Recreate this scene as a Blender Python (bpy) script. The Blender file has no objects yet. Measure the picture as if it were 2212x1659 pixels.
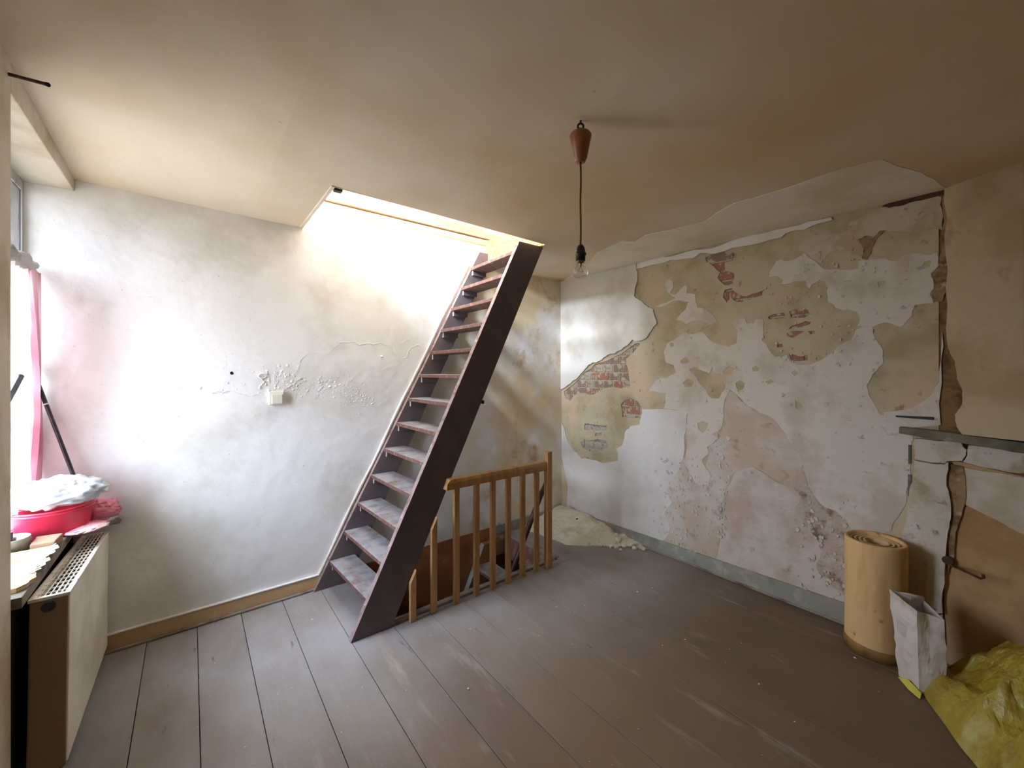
import bpy, bmesh, math, random
from mathutils import Vector, Matrix, noise
from mathutils.geometry import tessellate_polygon
S = bpy.context.scene
COL = S.collection
PI = math.pi
rnd = random.Random(7)

# ------------------------------------------------------------------ camera
FPX, CX, CY, EYE = 882.0, 1106.0, 801.0, 1.5
AX = math.radians(51.8)
FW = (math.cos(AX), math.sin(AX)); RT = (math.sin(AX), -math.cos(AX))
cd = bpy.data.cameras.new('camera'); cam = bpy.data.objects.new('camera', cd); COL.objects.link(cam)
cam.location = (0, 0, EYE)
cam.rotation_euler = (PI / 2, 0, -math.atan2(FW[0], FW[1]))
cd.sensor_width = 36; cd.lens = 36 * FPX / 2212
cd.shift_y = (CY - 829.5) / 2212
cd.clip_start = 0.02
S.camera = cam

# ------------------------------------------------------------------ daylight: overcast sky, window portals, exposure
w = bpy.data.worlds.new('overcast_sky'); S.world = w; w.use_nodes = True
wn, wl = w.node_tree.nodes, w.node_tree.links
wn.clear()
wo = wn.new('ShaderNodeOutputWorld'); bg = wn.new('ShaderNodeBackground')
tc = wn.new('ShaderNodeTexCoord'); sx = wn.new('ShaderNodeSeparateXYZ'); cr = wn.new('ShaderNodeValToRGB')
wl.new(tc.outputs['Generated'], sx.inputs[0])
mp = wn.new('ShaderNodeMapRange'); mp.inputs[1].default_value = -1; mp.inputs[2].default_value = 1
wl.new(sx.outputs[2], mp.inputs[0]); wl.new(mp.outputs[0], cr.inputs[0])
cr.color_ramp.elements[0].position = 0.42; cr.color_ramp.elements[0].color = (0.30, 0.28, 0.25, 1)
cr.color_ramp.elements[1].position = 0.56; cr.color_ramp.elements[1].color = (0.82, 0.91, 1.07, 1)
wl.new(cr.outputs[0], bg.inputs[0]); bg.inputs[1].default_value = 150.0
wl.new(bg.outputs[0], wo.inputs[0])

def portal(name, loc, rot, sx_, sy_):
    l = bpy.data.lights.new(name, 'AREA'); l.shape = 'RECTANGLE'; l.size = sx_; l.size_y = sy_
    l.cycles.is_portal = True
    o = bpy.data.objects.new(name, l); COL.objects.link(o); o.location = loc; o.rotation_euler = rot
    return o
# area lights point along their local -Z; rotating +90 deg about Y turns that to -X, so -90 gives +X
portal('window_portal', (-0.72, 2.58, 1.57), (0, -PI / 2, 0), 1.72, 0.92)
portal('attic_portal', (-1.02, 2.05, 3.72), (0, -PI / 2, 0), 1.26, 1.5)

portal('roof_portal', (0.85, 2.82, 4.72), (0, 0, 0), 1.0, 0.40)
S.view_settings.view_transform = 'Standard'; S.view_settings.look = 'None'
S.view_settings.gamma = 1; S.view_settings.use_curve_mapping = False
S.view_settings.exposure = 1.32
S.cycles.max_bounces = 14; S.cycles.diffuse_bounces = 7; S.cycles.transparent_max_bounces = 12
S.cycles.sample_clamp_indirect = 8.0
S.cycles.caustics_reflective = False; S.cycles.caustics_refractive = False

# ------------------------------------------------------------------ pixel of the photograph -> point on a plane of the room
def ray(x, y):
    u = (x - CX) / FPX
    return Vector((FW[0] + u * RT[0], FW[1] + u * RT[1], (CY - y) / FPX))
def onX(x, y, X):
    d = ray(x, y); t = X / d.x; return Vector((X, t * d.y, EYE + t * d.z))
def onY(x, y, Y):
    d = ray(x, y); t = Y / d.y; return Vector((t * d.x, Y, EYE + t * d.z))
def onZ(x, y, Z):
    d = ray(x, y); t = (Z - EYE) / d.z; return Vector((t * d.x, t * d.y, Z))

# ------------------------------------------------------------------ materials
def lin(c):
    return tuple((v / 255 / 12.92 if v / 255 <= 0.04045 else ((v / 255 + 0.055) / 1.055) ** 2.4) for v in c) + (1,)

def mat(name, base, layers=(), rough=0.8, bump=None, metal=0.0, spec=0.3, dust=None, trans=0.0):
    """base: sRGB. layers: (sRGB, scale, detail, lo, hi[, stretch xyz]) noise masks. bump: list of (scale, detail, distance, strength)."""
    m = bpy.data.materials.new(name); m.use_nodes = True
    n, l = m.node_tree.nodes, m.node_tree.links
    p = n['Principled BSDF']
    p.inputs['Roughness'].default_value = rough; p.inputs['Metallic'].default_value = metal
    p.inputs['Specular IOR Level'].default_value = spec
    if trans: p.inputs['Transmission Weight'].default_value = trans
    t = n.new('ShaderNodeTexCoord')
    rgb = n.new('ShaderNodeRGB'); rgb.outputs[0].default_value = lin(base)
    cur = rgb.outputs[0]
    def tex(scale, detail, stretch=None, seed=0.0):
        mpn = n.new('ShaderNodeMapping'); l.new(t.outputs['Object'], mpn.inputs[0])
        if stretch: mpn.inputs['Scale'].default_value = stretch
        mpn.inputs['Location'].default_value = (seed * 3.1, seed * 1.7, seed * 2.3)
        ns = n.new('ShaderNodeTexNoise'); ns.inputs['Scale'].default_value = scale; ns.inputs['Detail'].default_value = detail
        ns.inputs['Roughness'].default_value = 0.6
        l.new(mpn.outputs[0], ns.inputs['Vector'])
        return ns.outputs['Fac']
    for i, L in enumerate(layers):
        f = tex(L[1], L[2], L[5] if len(L) > 5 else None, i + 1 + len(name) * 0.13)
        r = n.new('ShaderNodeMapRange'); r.inputs[1].default_value = L[3]; r.inputs[2].default_value = L[4]
        l.new(f, r.inputs[0])
        mx = n.new('ShaderNodeMix'); mx.data_type = 'RGBA'
        fac = r.outputs[0]
        if len(L) > 6 and L[6]:                       # (axis, lo, hi): where on the surface the layer lies
            ax, lo, hi = L[6]
            sp = n.new('ShaderNodeSeparateXYZ'); l.new(t.outputs['Object'], sp.inputs[0])
            r2 = n.new('ShaderNodeMapRange'); r2.inputs[1].default_value = lo; r2.inputs[2].default_value = hi
            l.new(sp.outputs[ax], r2.inputs[0])
            mm = n.new('ShaderNodeMath'); mm.operation = 'MULTIPLY'; l.new(fac, mm.inputs[0]); l.new(r2.outputs[0], mm.inputs[1])
            fac = mm.outputs[0]
        l.new(fac, mx.inputs['Factor']); l.new(cur, mx.inputs['A']); mx.inputs['B'].default_value = lin(L[0])
        cur = mx.outputs['Result']
    if dust:
        g = n.new('ShaderNodeNewGeometry'); sp = n.new('ShaderNodeSeparateXYZ'); l.new(g.outputs['Normal'], sp.inputs[0])
        r = n.new('ShaderNodeMapRange'); r.inputs[1].default_value = 0.5; r.inputs[2].default_value = 0.95
        l.new(sp.outputs[2], r.inputs[0])
        f = tex(9, 5, None, 4.4); r2 = n.new('ShaderNodeMapRange'); r2.inputs[1].default_value = 0.25; r2.inputs[2].default_value = 0.55
        l.new(f, r2.inputs[0])
        mm = n.new('ShaderNodeMath'); mm.operation = 'MULTIPLY'; l.new(r.outputs[0], mm.inputs[0]); l.new(r2.outputs[0], mm.inputs[1])
        mx = n.new('ShaderNodeMix'); mx.data_type = 'RGBA'
        l.new(mm.outputs[0], mx.inputs['Factor']); l.new(cur, mx.inputs['A']); mx.inputs['B'].default_value = lin(dust)
        cur = mx.outputs['Result']
    l.new(cur, p.inputs['Base Color'])
    prev = None
    for i, b in enumerate(bump or ()):
        f = tex(b[0], b[1], b[4] if len(b) > 4 else None, 7.7 + i)
        bn = n.new('ShaderNodeBump'); bn.inputs['Distance'].default_value = b[2]; bn.inputs['Strength'].default_value = b[3]
        l.new(f, bn.inputs['Height'])
        if prev: l.new(prev, bn.inputs['Normal'])
        prev = bn.outputs[0]
    if prev: l.new(prev, p.inputs['Normal'])
    return m

PLB = [(3, 3, 0.03, 0.5), (22, 6, 0.004, 0.5)]
M_wallback = mat('white_distemper', (236, 236, 236), [
    ((218, 216, 209), 1.6, 5, 0.48, 0.62),
    ((184, 178, 166), 60, 6, 0.68, 0.74),
    ((222, 202, 164), 2.2, 6, 0.36, 0.60, None, (0, 1.5, 2.2)),  # tan stains towards the corner, with the warm tone of the shade painted in
    ((188, 152, 94), 3.6, 7, 0.57, 0.72, None, (0, 1.6, 2.2))], 0.75, PLB)
M_ceil = mat('ceiling_paint', (236, 226, 206), [
    ((222, 204, 172), 0.8, 3, 0.42, 0.62),
    ((206, 166, 96), 0.6, 2, 0.30, 0.60, None, (0, 0.5, 3.0)),
    ((150, 126, 96), 14, 8, 0.72, 0.78)], 0.85, [(4, 3, 0.015, 0.4), (40, 4, 0.002, 0.4)])
M_ceilpatch = mat('ceiling_repaint', (244, 236, 218), [((228, 214, 188), 2.2, 4, 0.45, 0.65)], 0.85, [(9, 4, 0.005, 0.5)])
M_cream = mat('cream_plaster', (214, 206, 190), [((190, 176, 150), 3.2, 5, 0.45, 0.62)], 0.85, PLB)
M_thick = mat('white_gloss_plaster', (226, 222, 212), [((208, 200, 182), 2.3, 4, 0.50, 0.66)], 0.6, [(4, 3, 0.012, 0.5), (30, 5, 0.002, 0.4)])
M_under = mat('beige_undercoat', (196, 184, 154), [
    ((176, 160, 124), 3.5, 6, 0.45, 0.62), ((206, 182, 152), 2.2, 3, 0.55, 0.66),
    ((160, 130, 96), 17, 8, 0.62, 0.72), ((112, 92, 66), 34, 8, 0.69, 0.75)], 0.9, [(8, 6, 0.012, 0.6), (60, 6, 0.003, 0.5)])
M_skim = mat('white_skim', (216, 208, 195), [
    ((198, 187, 170), 4, 6, 0.48, 0.62), ((160, 146, 130), 22, 8, 0.63, 0.72), ((120, 104, 88), 48, 8, 0.70, 0.76)], 0.85,
    [(12, 6, 0.008, 0.5), (70, 6, 0.002, 0.5)])
M_skimsm = mat('smooth_white_skim', (224, 219, 212), [
    ((206, 200, 192), 2.4, 4, 0.48, 0.66), ((178, 164, 148), 30, 8, 0.68, 0.75)], 0.8, [(5, 4, 0.012, 0.5), (40, 5, 0.002, 0.5)])
M_thin = mat('thin_pale_skim', (198, 184, 162), [
    ((182, 166, 136), 6, 7, 0.46, 0.60), ((150, 124, 92), 19, 8, 0.60, 0.70), ((206, 200, 186), 8, 6, 0.55, 0.66)], 0.9, [(14, 6, 0.008, 0.6)])
M_damp = mat('damp_plaster', (198, 180, 160), [
    ((214, 205, 194), 2.6, 7, 0.44, 0.60), ((170, 148, 126), 10, 8, 0.56, 0.70), ((128, 104, 84), 26, 9, 0.66, 0.74)], 0.9,
    [(16, 8, 0.014, 0.7), (70, 6, 0.003, 0.6)])
M_dampdk = mat('crumbling_plaster', (196, 180, 162), [
    ((138, 112, 90), 9, 10, 0.50, 0.62), ((206, 196, 184), 16, 8, 0.54, 0.66)], 0.95, [(24, 9, 0.02, 0.9)])
M_mortar = mat('mortar', (190, 178, 152), [((150, 134, 110), 30, 8, 0.5, 0.62)], 0.95, [(50, 8, 0.008, 0.8)])
M_brick = [mat('brick_red', (164, 118, 98), [((192, 178, 154), 26, 8, 0.50, 0.60)], 0.95, [(60, 8, 0.006, 0.8)]),
           mat('brick_brown', (148, 124, 110), [((192, 182, 162), 22, 8, 0.47, 0.57)], 0.95, [(60, 8, 0.006, 0.8)]),
           mat('brick_limed', (180, 170, 152), [((140, 118, 104), 30, 8, 0.52, 0.62)], 0.95, [(60, 8, 0.006, 0.8)]),
           mat('brick_sooty', (148, 144, 134), [((182, 175, 156), 12, 6, 0.46, 0.62)], 0.95, [(60, 8, 0.006, 0.8)])]
M_basebrown = mat('ochre_baseboard', (200, 166, 124), [((212, 190, 156), 8, 5, 0.55, 0.7), ((200, 190, 170), 44, 5, 0.68, 0.74)], 0.6, [(30, 4, 0.003, 0.5)])
M_basegrey = mat('grey_baseboard', (150, 150, 138), [((174, 172, 160), 12, 6, 0.52, 0.68), ((120, 118, 108), 5, 5, 0.55, 0.7)], 0.6, [(30, 4, 0.003, 0.5)])
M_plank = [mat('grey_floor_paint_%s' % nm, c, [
    (d, 1.4, 4, 0.42, 0.66, (1.0, 0.5, 1)), ((164, 164, 166), 2.2, 6, 0.16, 0.62, (1, 0.6, 1), (1, 1.1, 2.5)), ((168, 158, 146), 9, 7, 0.60, 0.76, (1, 0.22, 1)),  # pale dust towards the stairs, with the lit band of floor painted in
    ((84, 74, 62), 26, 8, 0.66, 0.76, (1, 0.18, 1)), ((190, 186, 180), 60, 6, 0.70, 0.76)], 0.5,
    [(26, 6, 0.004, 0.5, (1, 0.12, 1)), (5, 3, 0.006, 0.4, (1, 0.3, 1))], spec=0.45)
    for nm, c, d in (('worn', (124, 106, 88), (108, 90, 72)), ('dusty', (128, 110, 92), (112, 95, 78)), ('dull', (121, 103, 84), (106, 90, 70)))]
M_sub = mat('dark_subfloor', (92, 82, 72), [((186, 178, 168), 2.6, 5, 0.50, 0.62)], 0.95)
M_string = mat('dark_stair_paint', (98, 88, 90), [((112, 99, 98), 5, 5, 0.5, 0.7), ((150, 140, 136), 60, 5, 0.71, 0.76)], 0.5, [(14, 4, 0.003, 0.4)])
M_edge = mat('chipped_stair_edge', (150, 128, 124), [((104, 82, 80), 18, 6, 0.5, 0.65), ((196, 190, 184), 30, 6, 0.6, 0.7)], 0.6)
M_tread = mat('tread_paint', (104, 76, 68), [((150, 106, 88), 24, 7, 0.52, 0.66)], 0.65, [(18, 6, 0.003, 0.4)], dust=(158, 158, 161))
M_cleat = mat('pale_cleat', (196, 184, 168), [((120, 100, 90), 20, 5, 0.55, 0.7)], 0.7)
M_pine = mat('varnished_pine', (200, 154, 102), [((172, 126, 76), 5, 6, 0.45, 0.62, (3, 3, 0.5)), ((112, 70, 38), 22, 6, 0.62, 0.74, (2, 2, 0.3))], 0.4, [(18, 5, 0.002, 0.3, (3, 3, 0.4))], spec=0.5)
M_loft = mat('pale_loft_timber', (198, 174, 138), [((174, 144, 106), 4, 6, 0.46, 0.66, (0.25, 3, 3)), ((120, 90, 60), 16, 6, 0.68, 0.74)], 0.6, [(14, 5, 0.003, 0.4, (0.2, 3, 3))])
M_loftw = mat('loft_whitewash', (236, 234, 228), [], 0.9)
M_chip = mat('chipboard', (186, 142, 90), [((150, 98, 58), 50, 6, 0.48, 0.6), ((216, 186, 140), 70, 5, 0.58, 0.66)], 0.8, [(90, 5, 0.003, 0.6)])
M_brown = mat('brown_dado_paint', (158, 104, 68), [((128, 80, 52), 3, 5, 0.45, 0.62), ((176, 124, 80), 8, 5, 0.58, 0.7)], 0.55, [(10, 5, 0.006, 0.4)])
M_hand = mat('dark_mahogany', (74, 42, 36), [((110, 72, 62), 12, 5, 0.55, 0.7)], 0.4)
M_oldwood = mat('worn_grey_wood', (150, 140, 130), [((110, 90, 78), 8, 6, 0.5, 0.66)], 0.7, [(20, 5, 0.004, 0.5)])
M_rad = mat('cream_enamel', (236, 233, 216), [((214, 207, 184), 3, 4, 0.5, 0.66), ((150, 130, 100), 50, 6, 0.70, 0.76)], 0.4, [(8, 2, 0.004, 0.3)], spec=0.5)
M_radside = mat('brown_grey_enamel', (150, 128, 104), [((126, 104, 82), 3, 4, 0.48, 0.66)], 0.5)
M_grille = mat('white_grille', (226, 220, 206), [((150, 134, 112), 26, 6, 0.62, 0.72)], 0.5)
M_dark = mat('dark_recess', (26, 24, 22), [], 0.95)  # near black, stands in for the shade in recesses
M_black = mat('black_metal', (36, 36, 40), [((62, 64, 70), 20, 4, 0.55, 0.7)], 0.4, spec=0.5)
M_rust = mat('rusty_iron', (84, 60, 42), [((44, 36, 32), 30, 6, 0.5, 0.66)], 0.8, [(60, 5, 0.003, 0.6)])
M_sill = mat('dark_sill', (120, 112, 100), [((70, 62, 54), 6, 5, 0.5, 0.66)], 0.7)
M_ply = mat('bare_plywood', (186, 160, 118), [((156, 124, 84), 4, 6, 0.48, 0.66, (1, 4, 1)), ((204, 186, 156), 10, 5, 0.55, 0.7)], 0.75, [(20, 5, 0.004, 0.5)])
M_offcut = mat('brown_offcut', (150, 118, 96), [((112, 84, 68), 12, 5, 0.5, 0.66)], 0.8)
M_tin = mat('grey_tin', (150, 148, 138), [((110, 106, 96), 10, 5, 0.5, 0.66)], 0.5, metal=0.2)
M_redtub = mat('red_plastic', (206, 44, 74), [((150, 40, 50), 26, 7, 0.58, 0.70), ((226, 130, 140), 9, 5, 0.6, 0.75)], 0.4, spec=0.5)
M_wbag = mat('white_plastic_film', (216, 222, 232), [((204, 213, 228), 5, 5, 0.5, 0.66)], 0.22, [(7, 3, 0.03, 0.5)], spec=0.6)
M_pbag = mat('pink_plastic_film', (232, 140, 160), [((244, 208, 214), 7, 5, 0.5, 0.62)], 0.25, [(12, 5, 0.03, 0.6)], spec=0.6)
M_card = mat('kraft_card', (226, 188, 134), [((206, 164, 110), 3, 4, 0.48, 0.66, (3, 3, 0.5)), ((140, 104, 62), 14, 5, 0.66, 0.74)], 0.55, [(6, 3, 0.004, 0.3)])
M_cardin = mat('pale_card_core', (222, 196, 150), [((190, 156, 108), 10, 4, 0.5, 0.66)], 0.7)
M_sack = mat('white_sack_paper', (218, 210, 202), [((192, 180, 168), 6, 5, 0.5, 0.66)], 0.6, [(9, 5, 0.012, 0.5)])
M_print = mat('grey_sack_print', (186, 179, 172), [((206, 199, 192), 12, 3, 0.45, 0.6)], 0.6)
M_yel = mat('yellow_plastic_film', (172, 152, 54), [((146, 118, 40), 3, 5, 0.48, 0.62), ((196, 188, 120), 5, 6, 0.54, 0.66), ((110, 82, 30), 4, 6, 0.58, 0.70)], 0.35, [(14, 4, 0.03, 0.5)], spec=0.5)
M_ybright = mat('bright_yellow_film', (226, 222, 96), [], 0.35)
M_switch = mat('ivory_plastic', (222, 220, 204), [], 0.4, spec=0.5)
M_cup = mat('copper_brown_bakelite', (152, 96, 60), [((120, 72, 44), 8, 4, 0.5, 0.66)], 0.35, spec=0.5)
M_cord = mat('braided_brown_cord', (116, 88, 40), [((84, 62, 28), 200, 2, 0.45, 0.6)], 0.8)
M_sock = mat('black_bakelite', (44, 42, 44), [], 0.35, spec=0.5)
M_brass = mat('dull_brass', (150, 124, 84), [], 0.4, metal=0.7)
M_rub = mat('plaster_dust', (228, 222, 200), [((206, 196, 168), 8, 6, 0.5, 0.66), ((150, 136, 110), 40, 8, 0.68, 0.75)], 0.95, [(40, 8, 0.01, 0.8)])
M_sooty = mat('sooty_stone', (128, 122, 100), [((92, 84, 62), 6, 6, 0.46, 0.64), ((168, 160, 140), 14, 6, 0.6, 0.7)], 0.85, [(20, 6, 0.006, 0.6)])
M_mantelw = mat('dirty_white_surround', (208, 200, 184), [((176, 162, 134), 6, 7, 0.48, 0.62), ((120, 104, 70), 18, 8, 0.62, 0.72)], 0.85, [(14, 6, 0.01, 0.6)])
M_tan = mat('tan_fireback', (190, 156, 112), [((166, 128, 86), 2.4, 5, 0.46, 0.62)], 0.85, PLB)
M_breast = mat('breast_plaster', (186, 168, 136), [((170, 148, 112), 2.2, 5, 0.46, 0.62), ((160, 126, 84), 5, 6, 0.60, 0.72)], 0.85, PLB)
M_bare = mat('brown_bare_plaster', (138, 108, 72), [((100, 76, 48), 12, 7, 0.48, 0.64)], 0.95, [(30, 8, 0.01, 0.7)])
M_barelt = mat('mottled_bare_plaster', (160, 134, 98), [((118, 90, 58), 14, 8, 0.46, 0.62), ((196, 178, 146), 18, 7, 0.58, 0.68)], 0.95, [(30, 8, 0.01, 0.7)])
M_jgrey = mat('grey_joint', (104, 106, 100), [((150, 148, 138), 20, 6, 0.5, 0.66)], 0.9)
M_frame = mat('grey_window_paint', (176, 174, 168), [((140, 136, 128), 12, 6, 0.52, 0.66)], 0.55)

def mat_glass(name, col=(1, 1, 1, 1), gl=0.06):
    m = bpy.data.materials.new(name); m.use_nodes = True
    n, l = m.node_tree.nodes, m.node_tree.links; n.clear()
    o = n.new('ShaderNodeOutputMaterial'); a = n.new('ShaderNodeBsdfTransparent'); b = n.new('ShaderNodeBsdfGlossy'); x = n.new('ShaderNodeMixShader')
    a.inputs[0].default_value = col; b.inputs['Roughness'].default_value = 0.02
    f = n.new('ShaderNodeLayerWeight'); f.inputs[0].default_value = 0.12
    mm = n.new('ShaderNodeMath'); mm.operation = 'MULTIPLY_ADD'; mm.inputs[1].default_value = 0.45; mm.inputs[2].default_value = gl; mm.use_clamp = True
    l.new(f.outputs['Fresnel'], mm.inputs[0]); l.new(mm.outputs[0], x.inputs[0])
    l.new(a.outputs[0], x.inputs[1]); l.new(b.outputs[0], x.inputs[2]); l.new(x.outputs[0], o.inputs[0])
    return m
M_glass = mat_glass('window_glass', (0.97, 0.98, 0.98, 1), 0.0)
M_dim = mat_glass('dimmed_window_glass', (0.265, 0.27, 0.275, 1), 0.0)  # grey tint added to dim the daylight from the niche window
M_dim2 = mat_glass('dimmed_upper_glass', (0.16, 0.163, 0.166, 1), 0.0)  # stronger tint added to dim the upper pane of the niche window
M_dimloft = mat_glass('dimmed_loft_glass', (0.56, 0.565, 0.57, 1), 0.0)  # tint added to hold back the light of the loft gable window
M_sky = mat_glass('skylight_glass', (0.38, 0.385, 0.39, 1), 0.0)  # tint added to weaken the light of the skylight
M_bulb = mat_glass('bulb_glass', (0.95, 0.95, 0.94, 1), 0.05)

def mat_net(name, c1, c2, tl=0.5, tp=0.35):
    m = bpy.data.materials.new(name); m.use_nodes = True
    n, l = m.node_tree.nodes, m.node_tree.links; n.clear()
    o = n.new('ShaderNodeOutputMaterial'); d = n.new('ShaderNodeBsdfDiffuse'); t = n.new('ShaderNodeBsdfTranslucent'); tr = n.new('ShaderNodeBsdfTransparent')
    x = n.new('ShaderNodeMixShader'); y = n.new('ShaderNodeMixShader')
    tcn = n.new('ShaderNodeTexCoord'); ns = n.new('ShaderNodeTexNoise'); ns.inputs['Scale'].default_value = 3
    rp = n.new('ShaderNodeValToRGB'); l.new(tcn.outputs['Object'], ns.inputs['Vector']); l.new(ns.outputs['Fac'], rp.inputs[0])
    rp.color_ramp.elements[0].position = 0.4; rp.color_ramp.elements[0].color = lin(c1)
    rp.color_ramp.elements[1].position = 0.62; rp.color_ramp.elements[1].color = lin(c2)
    l.new(rp.outputs[0], d.inputs[0]); l.new(rp.outputs[0], t.inputs[0])
    x.inputs[0].default_value = tl; l.new(d.outputs[0], x.inputs[1]); l.new(t.outputs[0], x.inputs[2])
    y.inputs[0].default_value = tp; l.new(x.outputs[0], y.inputs[1]); l.new(tr.outputs[0], y.inputs[2])
    l.new(y.outputs[0], o.inputs[0])
    return m
M_net = mat_net('pink_net', (222, 172, 180), (238, 222, 224), 0.20, 0.03)

M_net2 = mat_net('pink_curtain_edge', (216, 156, 172), (234, 208, 214), 0.20, 0.0)

# ------------------------------------------------------------------ mesh builder
class MB:
    def __init__(s): s.v = []; s.f = []; s.mi = []
    def add(s, vs, fs, mi=0):
        o = len(s.v); s.v += [Vector(v) for v in vs]; s.f += [tuple(i + o for i in f) for f in fs]; s.mi += [mi] * len(fs); return s
    def box(s, lo, hi, mi=0):
        x0, y0, z0 = lo; x1, y1, z1 = hi
        return s.add([(x0, y0, z0), (x1, y0, z0), (x1, y1, z0), (x0, y1, z0), (x0, y0, z1), (x1, y0, z1), (x1, y1, z1), (x0, y1, z1)],
              [(0, 3, 2, 1), (4, 5, 6, 7), (0, 1, 5, 4), (1, 2, 6, 5), (2, 3, 7, 6), (3, 0, 4, 7)], mi)
    def hexa(s, p, mi=0):      # 8 corners: bottom ring, top ring
        return s.add(p, [(0, 3, 2, 1), (4, 5, 6, 7), (0, 1, 5, 4), (1, 2, 6, 5), (2, 3, 7, 6), (3, 0, 4, 7)], mi)
    def prism(s, poly, d, mi=0):   # planar polygon swept by vector d
        n = len(poly); d = Vector(d); a = [Vector(p) for p in poly]
        return s.add(a + [p + d for p in a], [tuple(range(n - 1, -1, -1)), tuple(range(n, 2 * n))] + [(i, (i + 1) % n, n + (i + 1) % n, n + i) for i in range(n)], mi)
    def tube(s, pts, r, seg=10, cap=True, mi=0):
        pts = [Vector(p) for p in pts]; rs = r if isinstance(r, (list, tuple)) else [r] * len(pts); vs = []
        t0 = (pts[1] - pts[0]).normalized(); up = Vector((0, 0, 1)) if abs(t0.z) < 0.9 else Vector((1, 0, 0))
        a = t0.cross(up).normalized()
        for i, p in enumerate(pts):
            t = (pts[min(i + 1, len(pts) - 1)] - pts[max(i - 1, 0)]).normalized()
            a = (a - t * a.dot(t)).normalized(); b = t.cross(a)
            vs += [p + (a * math.cos(2 * PI * k / seg) + b * math.sin(2 * PI * k / seg)) * rs[i] for k in range(seg)]
        fs = []
        for i in range(len(pts) - 1):
            for k in range(seg):
                k2 = (k + 1) % seg; fs.append((i * seg + k, i * seg + k2, (i + 1) * seg + k2, (i + 1) * seg + k))
        if cap: fs += [tuple(range(seg - 1, -1, -1)), tuple(range((len(pts) - 1) * seg, len(pts) * seg))]
        return s.add(vs, fs, mi)
    def lathe(s, prof, c, seg=28, mi=0):   # prof: (r, z) list, axis z through c
        c = Vector(c); vs = []; fs = []
        for r, z in prof: vs += [c + Vector((r * math.cos(2 * PI * k / seg), r * math.sin(2 * PI * k / seg), z)) for k in range(seg)]
        for i in range(len(prof) - 1):
            for k in range(seg):
                k2 = (k + 1) % seg; fs.append((i * seg + k, i * seg + k2, (i + 1) * seg + k2, (i + 1) * seg + k))
        return s.add(vs, fs, mi)
    def build(s, name, mats, parent=None, smooth=False, bevel=0, local=False, fixn=True):
        vs = s.v
        if parent is not None and not local:
            inv = world(parent).inverted(); vs = [inv @ v for v in vs]
        me = bpy.data.meshes.new(name); me.from_pydata([tuple(v) for v in vs], [], s.f)
        for m in (mats if isinstance(mats, (list, tuple)) else [mats]): me.materials.append(m)
        for p, i in zip(me.polygons, s.mi): p.material_index = i
        if fixn:
            bm = bmesh.new(); bm.from_mesh(me)
            bmesh.ops.recalc_face_normals(bm, faces=bm.faces); bm.to_mesh(me); bm.free()
        if smooth:
            for p in me.polygons: p.use_smooth = True
        o = bpy.data.objects.new(name, me); COL.objects.link(o)
        if parent is not None: o.parent = parent
        if bevel:
            b = o.modifiers.new('bevel', 'BEVEL'); b.width = bevel; b.segments = 2; b.limit_method = 'ANGLE'; b.angle_limit = math.radians(40)
        return o

def world(o):
    m = Matrix.Identity(4)
    while o is not None: m = o.matrix_basis @ m; o = o.parent
    return m
def tag(o, label=None, cat=None, group=None, kind=None):
    if label: o['label'] = label
    if cat: o['category'] = cat
    if group: o['group'] = group
    if kind: o['kind'] = kind
    return o
def thing(name, loc, label, cat, group=None, rot=(0, 0, 0)):
    o = bpy.data.objects.new(name, None); COL.objects.link(o); o.location = loc; o.rotation_euler = rot; o.empty_display_size = 0.1
    return tag(o, label, cat, group)
def struct(o, label=None):
    o['kind'] = 'structure'
    if label: o['label'] = label
    return o

def jag(poly, amp=0.12, it=2, seed=1, closed=True):
    r = random.Random(seed); p = [Vector(q) for q in poly]
    for _ in range(it):
        q = []; n = len(p)
        for i in range(n if closed else n - 1):
            a, b = p[i], p[(i + 1) % n]; d = b - a
            q += [a, (a + b) / 2 + Vector((-d.y, d.x)) * r.uniform(-amp, amp)]
        if not closed: q.append(p[-1])
        p = q
    return p

def slab(name, outer, holes, place, thick, m, parent, smooth=False):
    """A flat layer with holes. outer/holes: 2-D points; place(pt2d, depth) -> 3-D, depth 0 = its face, depth thick = its back."""
    loops = [[Vector((p[0], p[1], 0)) for p in outer]] + [[Vector((p[0], p[1], 0)) for p in h] for h in holes]
    tris = tessellate_polygon(loops)
    flat = [p for L in loops for p in L]; n = len(flat)
    b = MB()
    b.v = [place(p, 0.0) for p in flat] + [place(p, thick) for p in flat]
    b.f = [tuple(t) for t in tris]
    o = 0
    for L in loops:
        k = len(L)
        for i in range(k): b.f.append((o + i, o + (i + 1) % k, n + o + (i + 1) % k, n + o + i))
        o += k
    b.mi = [0] * len(b.f)
    return b.build(name, m, parent, smooth)

# ------------------------------------------------------------------ room shell
XR, YB, XL, XW = 3.056, 3.044, -0.47, -0.66     # right wall, stair wall, window wall, window plane
YN = -1.7                                        # wall behind the camera
HX0, HX1, HY0 = 0.585, 2.09, 2.255               # ceiling hatch
SX0, SX1, SY0 = 0.94, 2.31, 2.335                # stairwell hole in the floor
def zc(x, y):
    return 2.473 - 0.0125 * x + 0.05 * max(0.0, YB - y) * min(1.0, max(0.0, (0.3 - x) / 0.77))

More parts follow.
